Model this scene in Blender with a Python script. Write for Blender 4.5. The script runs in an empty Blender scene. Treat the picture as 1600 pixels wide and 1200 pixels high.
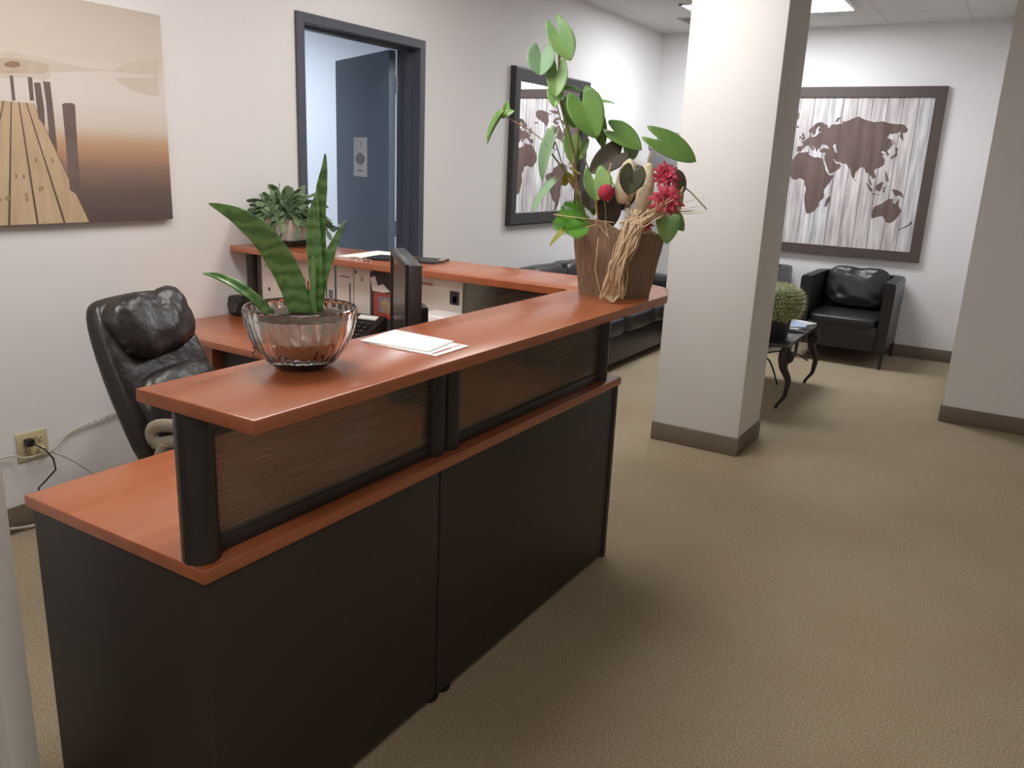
import bpy, bmesh, math, random
from mathutils import Vector, Matrix, noise
random.seed(7)
S = bpy.context.scene
COL = S.collection
PI = math.pi
V = Vector

# ------------------------------------------------------------------ camera
FPX = 1281.0
yw, pt_, ro = math.radians(30.968), math.radians(-15.115), math.radians(2.517)
CF = V((math.cos(pt_)*math.cos(yw), math.cos(pt_)*math.sin(yw), math.sin(pt_)))
r0 = V((math.sin(yw), -math.cos(yw), 0)); u0 = r0.cross(CF)
CR = r0*math.cos(ro)+u0*math.sin(ro); CU = u0*math.cos(ro)-r0*math.sin(ro)
CP = V((0, 0, 1.509))
cam = bpy.data.cameras.new('camera'); co = bpy.data.objects.new('camera', cam); COL.objects.link(co)
m = Matrix.Identity(4)
for i in range(3):
    m[i][0] = CR[i]; m[i][1] = CU[i]; m[i][2] = -CF[i]; m[i][3] = CP[i]
co.matrix_world = m
cam.sensor_fit = 'HORIZONTAL'; cam.sensor_width = 36.0; cam.lens = FPX/1600*36; cam.clip_start = 0.02
S.camera = co

def at(u, v, ax, val):
    """point of the real plane ax=val that the photograph shows at pixel u,v"""
    d = CF + CR*((u-800)/FPX) + CU*((600-v)/FPX)
    a = 'xyz'.index(ax)
    return CP + d*((val-CP[a])/d[a])

# ------------------------------------------------------------------ materials
def sr(r, g, b):
    f = lambda c: (c/255/12.92) if c/255 <= .04045 else ((c/255+.055)/1.055)**2.4
    return (f(r), f(g), f(b), 1)
def newmat(name):
    mt = bpy.data.materials.new(name); mt.use_nodes = True
    nt = mt.node_tree
    return mt, nt, nt.nodes['Principled BSDF']
def N(nt, t, **k):
    n = nt.nodes.new(t)
    for a, b in k.items():
        if a in n.inputs.keys(): n.inputs[a].default_value = b
        else: setattr(n, a, b)
    return n
def mat(name, col, rough=.5, metal=0, var=0, scale=8, bump=0, bscale=60, col2=None, spec=None, coat=0, stretch=None, sheen=0, trans=0, ior=1.45, detail=4, bdist=.01):
    mt, nt, p = newmat(name)
    p.inputs['Base Color'].default_value = col
    p.inputs['Roughness'].default_value = rough
    p.inputs['Metallic'].default_value = metal
    if spec is not None: p.inputs['Specular IOR Level'].default_value = spec
    if coat: p.inputs['Coat Weight'].default_value = coat; p.inputs['Coat Roughness'].default_value = .1
    if sheen: p.inputs['Sheen Weight'].default_value = sheen
    if trans: p.inputs['Transmission Weight'].default_value = trans; p.inputs['IOR'].default_value = ior
    L = nt.links
    tc = N(nt, 'ShaderNodeTexCoord'); mp = N(nt, 'ShaderNodeMapping')
    L.new(tc.outputs['Object'], mp.inputs['Vector'])
    if stretch: mp.inputs['Scale'].default_value = stretch
    if var or col2:
        nz = N(nt, 'ShaderNodeTexNoise', Scale=scale, Detail=detail)
        L.new(mp.outputs[0], nz.inputs['Vector'])
        rp = N(nt, 'ShaderNodeValToRGB')
        c2 = col2 or tuple(max(0, c*(1-var)) for c in col[:3])+(1,)
        rp.color_ramp.elements[0].color = c2; rp.color_ramp.elements[1].color = col
        rp.color_ramp.elements[0].position = .3; rp.color_ramp.elements[1].position = .7
        L.new(nz.outputs['Fac'], rp.inputs[0]); L.new(rp.outputs[0], p.inputs['Base Color'])
    if bump:
        nb = N(nt, 'ShaderNodeTexNoise', Scale=bscale, Detail=3)
        L.new(mp.outputs[0], nb.inputs['Vector'])
        b = N(nt, 'ShaderNodeBump', Strength=bump, Distance=bdist)
        L.new(nb.outputs['Fac'], b.inputs['Height']); L.new(b.outputs[0], p.inputs['Normal'])
    return mt
def emis(name, col, s):
    mt, nt, p = newmat(name)
    p.inputs['Base Color'].default_value = (.8, .8, .8, 1)
    p.inputs['Emission Color'].default_value = col; p.inputs['Emission Strength'].default_value = s
    return mt

M = {}
M['wall'] = mat('white_wall_paint', sr(233, 231, 230), .75, bump=.08, bscale=180)
M['wall_blue'] = mat('pale_blue_office_paint', sr(212, 220, 232), .75, bump=.05, bscale=180)
M['ceiling'] = None
M['base'] = mat('taupe_vinyl_baseboard', sr(122, 108, 94), .6, var=.1, scale=5)
M['cherry'] = mat('cherry_laminate', sr(177, 103, 66), .25, col2=sr(161, 90, 55), scale=3, stretch=(.6, 6, 6), detail=6, spec=.85)
M['cherry_y'] = mat('cherry_laminate_cross_grain', sr(177, 103, 66), .25, col2=sr(161, 90, 55), scale=3, stretch=(6, .6, 6), detail=6, spec=.85)
M['edge'] = mat('cherry_edge_band', sr(160, 76, 46), .38, var=.12, scale=6)
M['black'] = mat('charcoal_laminate_panel', sr(52, 44, 38), .5, var=.08, scale=30, bump=.05, bscale=300)
M['blackmetal'] = mat('black_metal', sr(46, 41, 39), .4, var=.1, bump=.02)
M['blackplastic'] = mat('black_plastic', sr(32, 30, 30), .4, var=.1)
M['greyplastic'] = mat('dark_grey_plastic', sr(62, 60, 60), .35, var=.08)
M['leather'] = mat('black_leather', sr(36, 34, 35), .36, var=.2, scale=10, bump=.25, bscale=45, bdist=.006, spec=.6)
M['leather2'] = mat('black_office_leather', sr(36, 32, 31), .34, var=.2, scale=8, bump=.5, bscale=15, bdist=.012, spec=.6)
M['taupe'] = mat('taupe_arm_plastic', sr(150, 138, 120), .4, var=.06)
M['frame'] = mat('dark_brown_frame', sr(84, 72, 68), .5, var=.12, scale=20)
M['mframe'] = mat('black_mirror_frame', sr(52, 50, 51), .4, var=.1)
M['mirror'] = mat('mirror_glass', (.92, .92, .92, 1), .01, 1)
M['doorpaint'] = mat('slate_blue_door_paint', sr(112, 128, 148), .5, var=.04, scale=3)
M['framepaint'] = mat('slate_door_frame_paint', sr(80, 84, 95), .45, var=.05, scale=3)
M['chrome'] = mat('chrome', (.8, .8, .8, 1), .12, 1)
M['paper'] = mat('white_paper', sr(245, 243, 240), .7, var=.02)
M['paper2'] = mat('cream_paper', sr(226, 216, 206), .7, var=.03)
M['ink'] = mat('grey_print', sr(120, 118, 120), .7, var=.1)
M['inkred'] = mat('red_print', sr(165, 70, 60), .7, var=.1)
M['inkdark'] = mat('dark_print', sr(60, 56, 58), .7, var=.1)
M['ivory'] = mat('ivory_outlet_plastic', sr(205, 190, 150), .4, var=.04)
M['whitecord'] = mat('white_cord', sr(190, 182, 168), .5, var=.05)
M['soil'] = mat('potting_soil', sr(84, 68, 56), .95, col2=sr(52, 42, 36), scale=60, bump=.8, bscale=90)
M['leaf'] = mat('green_anthurium_leaf', sr(124, 164, 84), .42, col2=sr(98, 144, 74), scale=9, spec=.4)
M['leaflight'] = mat('light_green_leaf', sr(152, 186, 108), .42, col2=sr(110, 158, 96), scale=9)
M['leafpale'] = mat('pale_underside_leaf', sr(150, 182, 144), .5, col2=sr(118, 160, 118), scale=9)
M['leafdark'] = mat('dark_brown_dried_leaf', sr(74, 66, 50), .6, col2=sr(56, 48, 40), scale=12)
M['leafolive'] = mat('dark_olive_leaf', sr(86, 88, 62), .5, col2=sr(66, 70, 52), scale=12)
M['leafyellow'] = mat('yellow_green_leaf', sr(168, 160, 60), .5, col2=sr(120, 140, 56), scale=12)
M['fern'] = mat('bright_fern', sr(110, 175, 58), .5, col2=sr(74, 140, 46), scale=20)
M['stem'] = mat('green_stem', sr(112, 136, 76), .5, col2=sr(140, 116, 78), scale=12)
M['twig'] = mat('tan_twig', sr(176, 146, 108), .7, col2=sr(140, 110, 80), scale=25)
M['red'] = mat('crimson_petals', sr(226, 92, 116), .5, col2=sr(190, 60, 84), scale=20)
M['redball'] = mat('red_velvet_ball', sr(196, 56, 78), .85, col2=sr(168, 44, 66), scale=80, bump=.4, bscale=200)
M['cream'] = mat('cream_dried_cone', sr(240, 226, 198), .85, col2=sr(218, 198, 160), scale=45, bump=.6, bscale=120)
M['raffia'] = mat('natural_raffia', sr(226, 204, 168), .7, col2=sr(184, 152, 118), scale=30)
M['bark'] = mat('brown_bark', sr(164, 138, 114), .85, col2=sr(128, 104, 84), scale=9, stretch=(14, 14, 1.6), bump=.8, bscale=14, detail=8, bdist=.012)
M['barkrim'] = mat('tan_bark_rim', sr(166, 138, 104), .85, col2=sr(120, 98, 70), scale=30)
M['planter'] = mat('white_ceramic_planter', sr(236, 226, 218), .45, var=.04)
M['saucer'] = mat('dark_green_saucer', sr(70, 76, 66), .5, var=.1)
M['succ'] = mat('grey_green_foliage', sr(122, 146, 108), .55, col2=sr(80, 102, 74), scale=14)
M['cactus'] = mat('cactus_green', sr(128, 142, 84), .6, col2=sr(92, 110, 62), scale=20)
M['spine'] = mat('straw_cactus_spines', sr(232, 228, 190), .7, var=.1)
M['potgrey'] = mat('dark_grey_pot', sr(58, 58, 56), .5, var=.1)
M['cover_blue'] = mat('blue_magazine_cover', sr(62, 150, 215), .35, col2=sr(225, 232, 240), scale=14)
M['cover_white'] = mat('white_magazine_cover', sr(232, 230, 228), .35, col2=sr(190, 186, 190), scale=18)
M['cover_grey'] = mat('grey_magazine_cover', sr(160, 156, 160), .35, col2=sr(70, 66, 70), scale=20)
M['lampmetal'] = mat('grey_lamp_metal', sr(128, 129, 131), .5, .3, var=.05)
M['vent'] = mat('grey_vent', sr(150, 148, 146), .5, var=.05)
M['silver'] = None
M['bowl_sheen'] = mat('pale_painted_sheen', sr(244, 242, 238), .12, .35, var=.25, scale=26, stretch=(6, 6, .8))  # pale streaked colour painted as the bowl's bright reflections

# ceiling tiles
mt, nt, p = newmat('acoustic_ceiling_tiles')
tc = N(nt, 'ShaderNodeTexCoord'); br = N(nt, 'ShaderNodeTexBrick', offset=0.0, Scale=1.0)
br.inputs['Color1'].default_value = sr(212, 209, 205); br.inputs['Color2'].default_value = sr(209, 206, 203); br.inputs['Mortar'].default_value = sr(198, 195, 191)
br.inputs['Mortar Size'].default_value = .010; br.inputs['Brick Width'].default_value = 1.22; br.inputs['Row Height'].default_value = .61
nt.links.new(tc.outputs['Object'], br.inputs['Vector']); nt.links.new(br.outputs['Color'], p.inputs['Base Color'])
p.inputs['Roughness'].default_value = .9
M['ceiling'] = mt

# carpet
mt, nt, p = newmat('beige_loop_carpet')
L = nt.links
tc = N(nt, 'ShaderNodeTexCoord')
n1 = N(nt, 'ShaderNodeTexNoise', Scale=210, Detail=3, Roughness=.7); L.new(tc.outputs['Object'], n1.inputs['Vector'])
n2 = N(nt, 'ShaderNodeTexNoise', Scale=1.6, Detail=3); L.new(tc.outputs['Object'], n2.inputs['Vector'])
vo = N(nt, 'ShaderNodeTexVoronoi', Scale=300); L.new(tc.outputs['Object'], vo.inputs['Vector'])
r1 = N(nt, 'ShaderNodeValToRGB'); e = r1.color_ramp.elements
e[0].position = .32; e[0].color = sr(122, 108, 86); e[1].position = .7; e[1].color = sr(202, 187, 160)
L.new(n1.outputs['Fac'], r1.inputs[0])
r2 = N(nt, 'ShaderNodeValToRGB'); e = r2.color_ramp.elements
e[0].position = .35; e[0].color = (.92, .89, .86, 1); e[1].position = .65; e[1].color = (1, 1, 1, 1)
L.new(n2.outputs['Fac'], r2.inputs[0])
mx = N(nt, 'ShaderNodeMix', data_type='RGBA', blend_type='MULTIPLY'); mx.inputs['Factor'].default_value = 1
L.new(r1.outputs[0], mx.inputs['A']); L.new(r2.outputs[0], mx.inputs['B']); L.new(mx.outputs['Result'], p.inputs['Base Color'])
p.inputs['Roughness'].default_value = .95; p.inputs['Specular IOR Level'].default_value = .1
bp_ = N(nt, 'ShaderNodeBump', Strength=.45, Distance=.004); L.new(vo.outputs['Distance'], bp_.inputs['Height']); L.new(bp_.outputs[0], p.inputs['Normal'])
M['carpet'] = mt

# smoked ribbed acrylic
mt, nt, p = newmat('smoked_ribbed_acrylic')
L = nt.links
out = nt.nodes['Material Output']
tc = N(nt, 'ShaderNodeTexCoord'); wv = N(nt, 'ShaderNodeTexWave', wave_type='BANDS', bands_direction='Z', Scale=28)
L.new(tc.outputs['Object'], wv.inputs['Vector'])
p.inputs['Base Color'].default_value = sr(120, 108, 90); p.inputs['Roughness'].default_value = .3
bm_ = N(nt, 'ShaderNodeBump', Strength=.15, Distance=.003); L.new(wv.outputs['Fac'], bm_.inputs['Height']); L.new(bm_.outputs[0], p.inputs['Normal'])
tr = N(nt, 'ShaderNodeBsdfTransparent'); tr.inputs[0].default_value = (.56, .57, .53, 1)
ms = N(nt, 'ShaderNodeMixShader')
rr = N(nt, 'ShaderNodeMapRange'); rr.inputs['To Min'].default_value = .48; rr.inputs['To Max'].default_value = .58
L.new(wv.outputs['Fac'], rr.inputs['Value']); L.new(rr.outputs[0], ms.inputs[0])
L.new(p.outputs[0], ms.inputs[1]); L.new(tr.outputs[0], ms.inputs[2]); L.new(ms.outputs[0], out.inputs[0])
M['acrylic'] = mt

# snake plant leaf: dark wavy cross bands
mt, nt, p = newmat('banded_snake_plant_leaf')
L = nt.links
tc = N(nt, 'ShaderNodeTexCoord')
wv = N(nt, 'ShaderNodeTexWave', wave_type='BANDS', bands_direction='Z', Scale=11, Distortion=5, Detail=2)
wv.inputs['Detail Scale'].default_value = 3
L.new(tc.outputs['Object'], wv.inputs['Vector'])
rp = N(nt, 'ShaderNodeValToRGB'); rp.color_ramp.elements[0].color = sr(88, 128, 72); rp.color_ramp.elements[1].color = sr(124, 164, 98)
L.new(wv.outputs['Fac'], rp.inputs[0]); L.new(rp.outputs[0], p.inputs['Base Color']); p.inputs['Roughness'].default_value = .27
M['snake'] = mt

# fluted silvered glass
mt, nt, p = newmat('silvered_cut_glass')
p.inputs['Base Color'].default_value = (.80, .79, .77, 1); p.inputs['Metallic'].default_value = 1; p.inputs['Roughness'].default_value = .07
nz = N(nt, 'ShaderNodeTexNoise', Scale=14, Detail=1); tc = N(nt, 'ShaderNodeTexCoord'); nt.links.new(tc.outputs['Object'], nz.inputs['Vector'])
b = N(nt, 'ShaderNodeBump', Strength=.25, Distance=.01); nt.links.new(nz.outputs['Fac'], b.inputs['Height']); nt.links.new(b.outputs[0], p.inputs['Normal'])
M['silver'] = mt
M['glass'] = mat('clear_glass', (1, 1, 1, 1), .03, trans=1, ior=1.45)
M['tableglass'] = mat('dark_glass_table_top', sr(40, 40, 42), .12, var=.05, coat=.5)

# ------------------------------------------------------------------ mesh builder
class MB:
    def __init__(s): s.bm = bmesh.new(); s.mi = 0
    def _mark(s, faces):
        for f in faces: f.material_index = s.mi
    def use(s, i): s.mi = i; return s
    def box(s, a, b, bevel=0, seg=2):
        a, b = V(a), V(b)
        lo = V([min(a[i], b[i]) for i in range(3)]); hi = V([max(a[i], b[i]) for i in range(3)])
        g = bmesh.ops.create_cube(s.bm, size=1)
        vs = g['verts']
        c = (lo+hi)/2; d = hi-lo
        for v in vs: v.co = V((c[i]+v.co[i]*d[i] for i in range(3)))
        fs = list({f for v in vs for f in v.link_faces}); s._mark(fs)
        if bevel:
            es = list({e for v in vs for e in v.link_edges})
            r = bmesh.ops.bevel(s.bm, geom=es, offset=min(bevel, min(d)*.49), segments=seg, affect='EDGES', profile=.5)
            s._mark(r['faces'])
        return s
    def obox(s, c, size, rot, bevel=0):
        n0 = len(s.bm.verts); t = MB(); d = V(size)/2
        t.box(-d, d, bevel); s.join(t, Matrix.Translation(V(c)) @ rot.to_4x4()); return s
    def join(s, t, mw=Matrix.Identity(4)):
        mp = {}
        for v in t.bm.verts: mp[v] = s.bm.verts.new(mw @ v.co)
        for f in t.bm.faces:
            try:
                nf = s.bm.faces.new([mp[v] for v in f.verts]); nf.material_index = f.material_index if f.material_index else s.mi
            except ValueError: pass
        return s
    def tube(s, pts, r, n=8, cap=True, flat=1.0):
        pts = [V(p) for p in pts]
        rs = r if isinstance(r, (list, tuple)) else [r]*len(pts)
        rings = []; up = None
        for i, p in enumerate(pts):
            t = (pts[min(i+1, len(pts)-1)]-pts[max(i-1, 0)])
            if t.length < 1e-9: t = V((0, 0, 1))
            t.normalize()
            if up is None: up = V((0, 0, 1)) if abs(t.z) < .9 else V((1, 0, 0))
            x = t.cross(up)
            if x.length < 1e-6: x = t.cross(V((1, 0, 0)))
            x.normalize(); y = x.cross(t); up = y
            rings.append([s.bm.verts.new(p + x*math.cos(a)*rs[i] + y*math.sin(a)*rs[i]*flat) for a in [2*PI*k/n for k in range(n)]])
        s.skin(rings, cap); return s
    def skin(s, rings, cap=True, closed=True):
        fs = []
        n = len(rings[0])
        for a, b in zip(rings, rings[1:]):
            for k in range(n if closed else n-1):
                k2 = (k+1) % n
                fs.append(s.bm.faces.new((a[k], a[k2], b[k2], b[k])))
        if cap:
            fs.append(s.bm.faces.new(rings[0][::-1])); fs.append(s.bm.faces.new(rings[-1]))
        s._mark(fs); return s
    def ringsof(s, lst): return [[s.bm.verts.new(p) for p in r] for r in lst]
    def loft(s, lst, cap=True): return s.skin(s.ringsof(lst), cap)
    def lathe(s, prof, n=32, c=(0, 0, 0), rib=None, cap=True):
        c = V(c); rg = []
        for i, (r, z) in enumerate(prof):
            rg.append([c+V((r*(1+(rib(i, k) if rib else 0))*math.cos(2*PI*k/n), r*(1+(rib(i, k) if rib else 0))*math.sin(2*PI*k/n), z)) for k in range(n)])
        return s.loft(rg, cap)
    def prism(s, poly, z0, z1):
        a = [s.bm.verts.new((x, y, z0)) for x, y in poly]; b = [s.bm.verts.new((x, y, z1)) for x, y in poly]
        n = len(poly)
        fs = [s.bm.faces.new(b), s.bm.faces.new(a[::-1])]
        for i in range(n): fs.append(s.bm.faces.new((a[i], a[(i+1) % n], b[(i+1) % n], b[i])))
        s._mark(fs); return s
    def slab(s, pts, thick):
        """polygon pts (3D) given thickness vector"""
        th = V(thick); a = [s.bm.verts.new(V(p)) for p in pts]; b = [s.bm.verts.new(V(p)+th) for p in pts]
        n = len(pts); fs = [s.bm.faces.new(a[::-1]), s.bm.faces.new(b)]
        for i in range(n): fs.append(s.bm.faces.new((a[i], a[(i+1) % n], b[(i+1) % n], b[i])))
        s._mark(fs); return s
    def grid(s, fn, nu, nv):
        g = [[s.bm.verts.new(fn(i/nu, j/nv)) for j in range(nv+1)] for i in range(nu+1)]
        fs = []
        for i in range(nu):
            for j in range(nv):
                fs.append(s.bm.faces.new((g[i][j], g[i+1][j], g[i+1][j+1], g[i][j+1])))
        s._mark(fs); return s
    def ball(s, c, r, n=16, fn=None):
        c = V(c); r = V(r) if hasattr(r, '__len__') else V((r, r, r))
        g = bmesh.ops.create_uvsphere(s.bm, u_segments=n*2, v_segments=n, radius=1)
        for v in g['verts']:
            q = v.co.copy()
            if fn: q = fn(q)
            v.co = c+V((q[i]*r[i] for i in range(3)))
        s._mark({f for v in g['verts'] for f in v.link_faces}); return s
    def cushion(s, c, size, rot=None, pw=.35, n=20, wrinkle=0, wscale=9, seed=0):
        """superellipsoid pillow"""
        d = V(size)/2; rot = rot or Matrix.Identity(3); c = V(c)
        g = bmesh.ops.create_uvsphere(s.bm, u_segments=n*2, v_segments=n, radius=1)
        sg = lambda x, e: math.copysign(abs(x)**e, x)
        for v in g['verts']:
            z = max(-1, min(1, v.co.z)); la = math.asin(z); lo = math.atan2(v.co.y, v.co.x)
            q = V((sg(math.cos(la), pw)*sg(math.cos(lo), pw), sg(math.cos(la), pw)*sg(math.sin(lo), pw), sg(math.sin(la), pw)))
            q = V((q[i]*d[i] for i in range(3)))
            if wrinkle:
                k = noise.noise(q*wscale+V((seed, seed*2, 0)))
                q = q + q.normalized()*wrinkle*(k-abs(noise.noise(q*wscale*2+V((0, 0, seed))))*.6)
            v.co = c + rot @ q
        s._mark({f for v in g['verts'] for f in v.link_faces}); return s
    def build(s, name, mats, parent=None, origin=None, smooth=40, solid=0, sub=0, world=True):
        """links ONE mesh object; geometry is in world coordinates unless world=False"""
        off = V((0, 0, 0))
        if parent is not None and world: off = V(parent['_o'])
        if origin is not None: off = V(origin)
        if off.length:
            for v in s.bm.verts: v.co -= off
        bmesh.ops.recalc_face_normals(s.bm, faces=s.bm.faces)
        me = bpy.data.meshes.new(name); s.bm.to_mesh(me); s.bm.free()
        for mm in (mats if isinstance(mats, (list, tuple)) else [mats]): me.materials.append(mm)
        for pgn in me.polygons: pgn.use_smooth = True
        me.set_sharp_from_angle(angle=math.radians(smooth))
        o = bpy.data.objects.new(name, me); COL.objects.link(o)
        if parent is not None:
            o.parent = parent
            if parent.type == 'MESH' and world: pass
        if origin is not None and parent is None: o.location = off
        o['_o'] = tuple(off)
        if solid:
            md = o.modifiers.new('thickness', 'SOLIDIFY'); md.thickness = solid; md.offset = 0
        if sub:
            md = o.modifiers.new('smooth', 'SUBSURF'); md.levels = sub; md.render_levels = sub
        return o

def tag(o, label, cat, group=None, kind=None):
    if label: o['label'] = label
    if cat: o['category'] = cat
    if group: o['group'] = group
    if kind: o['kind'] = kind
    return o
def thing(name, loc, label, cat, group=None, rz=0):
    o = bpy.data.objects.new(name, None); COL.objects.link(o)
    o.location = loc; o.rotation_euler = (0, 0, rz); o.empty_display_size = .05
    o['_o'] = tuple(loc)
    return tag(o, label, cat, group)
def struct(o, label=None, cat=None):
    o['kind'] = 'structure'
    if label: tag(o, label, cat)
    return o
def dup(o, parent=None, **k):
    c = o.copy(); COL.objects.link(c)
    c.parent = parent
    for ch in list(o.children): dup(ch, c)
    for a, b in k.items():
        if a in ('label', 'group', 'category'): c[a] = b
        else: setattr(c, a, b)
    return c
def text_mesh(txt, size, mw, mb):
    cu = bpy.data.curves.new('t', 'FONT'); cu.body = txt; cu.size = size; cu.extrude = .0004
    ob = bpy.data.objects.new('t', cu); COL.objects.link(ob)
    dg = bpy.context.evaluated_depsgraph_get(); me = bpy.data.meshes.new_from_object(ob.evaluated_get(dg))
    t = MB(); t.bm.from_mesh(me); mb.join(t, mw); t.bm.free()
    bpy.data.objects.remove(ob); bpy.data.meshes.remove(me); bpy.data.curves.remove(cu)

# ------------------------------------------------------------------ room
W, H, B = 3.221, 2.743, 7.859
XL, YB = -2.2, -2.6          # room limits behind the camera
o = MB().box((XL-.1, YB-.1, -.08), (B+.12, 6.3, 0)).build('floor', M['carpet']); struct(o, 'beige brown loop carpet covering the whole office floor', 'carpet floor')
o = MB().box((XL-.1, YB-.1, H), (B+.12, 6.3, H+.08)).build('ceiling', M['ceiling']); struct(o, 'off white suspended tile ceiling above the lounge', 'ceiling')
# left wall with door opening
DX0, DX1, DZ = 3.187, 4.122, 2.133
WT = .15
mb = MB()
mb.box((XL-.1, W, 0), (DX0-.045, W+WT, H)); mb.box((DX1+.045, W, 0), (B+.12, W+WT, H)); mb.box((DX0-.045, W, DZ+.05), (DX1+.045, W+WT, H))
struct(mb.build('wall_left', M['wall']), 'long white painted wall with the canvas, door and mirror', 'wall')
struct(MB().box((B, YB-.1, 0), (B+.12, W, H)).build('wall_back', M['wall']), 'white lounge wall carrying the framed world map', 'wall')
struct(MB().box((5.851, YB, 0), (B, .244, H)).build('wall_right', M['wall']), 'white wall end projecting at the right edge of view', 'wall')
struct(MB().box((XL, YB-.1, 0), (5.851, YB, H)).build('wall_front', M['wall']))
struct(MB().box((XL-.1, YB-.1, 0), (XL, W, H)).build('wall_rear', M['wall']))
mb = MB().box((.709, 1.60, 0), (.765, W-.001, H), .004)
struct(mb.build('wall_partition', M['wall']), 'narrow white wall end at the lower left edge', 'wall')
# column
KX0, KY0, KX1, KY1 = 4.297, 1.126, 4.733, 1.618
struct(MB().box((KX0, KY0, 0), (KX1, KY1, H), .006).build('column', M['wall']), 'square white column standing in front of the lounge', 'column')
# baseboards
bh = .105
struct(MB().box((KX0-.008, KY0-.008, 0), (KX1+.008, KY1+.008, bh), .006).build('baseboard_column', M['base']), 'taupe vinyl baseboard wrapped around the white column', 'baseboard')
mb = MB().box((.766, W-.01, 0), (DX0-.05, W, bh), .003); mb.box((DX1+.05, W-.01, 0), (B, W, bh), .003)
struct(mb.build('baseboard_left', M['base']), 'taupe baseboard along the long left wall', 'baseboard')
struct(MB().box((B-.01, .244, 0), (B, W-.01, bh), .003).build('baseboard_back', M['base']), 'taupe baseboard under the framed world map', 'baseboard')
mb = MB().box((5.841, YB, 0), (5.851, .254, bh), .003); mb.box((5.851, .244, 0), (B-.01, .254, bh), .003)
struct(mb.build('baseboard_right', M['base']), 'taupe baseboard on the wall end at right', 'baseboard')
# office behind the door
mb = MB()
mb.box((2.3, 6.1, 0), (7.86, 6.2, H)); mb.box((2.2, W+WT, 0), (2.3, 6.1, H)); mb.box((7.86, W+WT, 0), (7.96, 6.1, H))
struct(mb.build('wall_office', M['wall_blue']), 'pale blue white office wall seen through the doorway', 'wall')

# door frame + leaf
mb = MB()
rg = []
for (x, z, xi, zi) in ((DX0-.05, 0, DX0, 0), (DX0-.05, DZ+.05, DX0, DZ), (DX1+.05, DZ+.05, DX1, DZ), (DX1+.05, 0, DX1, 0)):
    sg = 1 if xi > x else -1
    rg.append([(x, W+WT+.01, z), (x, W-.016, z), (x+sg*.004, W-.02, z-(.004 if z else 0)), (xi-sg*.004, W-.02, zi+(.004 if z else 0)), (xi, W-.016, zi), (xi, W+WT+.01, zi)])
mb.loft(rg)
mb.box((DX0-.002, W+.05, 0), (DX0+.014, W+.095, DZ+.002)); mb.box((DX1-.014, W+.05, 0), (DX1+.002, W+.095, DZ+.002)); mb.box((DX0+.014, W+.05, DZ-.014), (DX1-.014, W+.095, DZ+.002))
fr = mb.build('door_frame', M['framepaint']); struct(fr, 'slate blue steel door frame in the white wall', 'door frame')
hx, hy = 4.115, W+WT+.011
th = math.radians(64)
door = thing('door_1', (hx, hy, 0), 'slate blue door standing open into the pale office', 'door', rz=th); door['kind'] = 'structure'
mb = MB().box((.006, 0, .012), (.9, .044, DZ-.004), .003)
mb.build('door_leaf', M['doorpaint'], door, world=False)
for side, yy in ((1, .044), (-1, 0)):
    mb = MB(); q = lambda a: (.84, yy+side*a, 1.0)
    mb.tube([q(0), q(.008)], .032, 20); mb.tube([q(.008), q(.035)], .012, 12); mb.ball(q(.055), (.027, .022, .027), 12)
    k = mb.build('door_knob', M['chrome'], door, world=False); k['label'] = 'chrome door knob'
for z in (.25, 1.07, 1.93):
    mb = MB().tube([(0, -.006, z-.05), (0, -.006, z+.05)], .007, 10); mb.box((0, -.003, z-.05), (.035, 0, z+.05))
    mb.build('hinge', M['chrome'], door, world=False)
# notice on the door
nloc = door.matrix_basis @ V((.46, .0445, 1.5))
mw = Matrix.Translation(nloc) @ Matrix.Rotation(th, 4, 'Z')
no = thing('paper_notice', tuple(nloc), 'white paper notice taped on the open slate blue door', 'notice', rz=th)
MB().box((-.115, 0, -.125), (.115, .0015, .125)).build('sheet', M['paper'], no, world=False)
mb = MB()
for i in range(9):
    w = .07*math.sin((i+1)/10*PI)+.012; z = .02-i*.0085
    mb.box((-w, .0015, z), (w, .0022, z+.0055))
mb.build('text_block', M['ink'], no, world=False)
MB().box((-.02, .0015, .07), (-.010, .0022, .1)).build('symbol', M['ink'], no, world=False)
MB().box((-.04, .0015, -.09), (.04, .0022, -.083)).build('footer_line', M['ink'], no, world=False)

# ceiling lights
def troffer(x0, y0, x1, y1, m_, label):
    t = thing('ceiling_light', ((x0+x1)/2, (y0+y1)/2, H), label, 'ceiling light')
    mb = MB(); f = .02
    mb.box((x0, y0, H-.012), (x0+f, y1, H)); mb.box((x1-f, y0, H-.012), (x1, y1, H)); mb.box((x0, y0, H-.012), (x1, y0+f, H)); mb.box((x0, y1-f, H-.012), (x1, y1, H))
    mb.build('light_frame', M['paper'], t)
    MB().box((x0+f, y0+f, H-.008), (x1-f, y1-f, H-.001)).build('diffuser', m_, t)
    return t
EM_FAR = emis('cool_fluorescent_diffuser', (.94, .96, 1, 1), 21)
EM_NEAR = emis('warm_fluorescent_diffuser', (1, .965, .93, 1), 10.5)
EM_DESK = emis('soft_warm_fluorescent_diffuser', (1, .97, .94, 1), 12.5)
EM_HALL = emis('dim_warm_fluorescent_diffuser', (1, .95, .90, 1), 11)
EM_OFF = emis('office_fluorescent_diffuser', (.86, .93, 1, 1), 26)
troffer(6.5, 1.35, 7.1, 2.55, EM_FAR, 'bright rectangular ceiling light panel behind the white column')
troffer(1.3, 1.2, 1.9, 2.4, EM_DESK, 'warm ceiling light panel above the front of the reception desk')
troffer(3.2, 1.2, 3.8, 2.4, EM_NEAR, 'warm ceiling light panel between the reception desk and column')
troffer(-.9, -.6, -.3, .6, EM_HALL, 'warm ceiling light panel in the corridor behind the view')
troffer(5.4, 4.0, 6.0, 5.2, EM_OFF, 'cool ceiling light panel inside the office')
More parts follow.
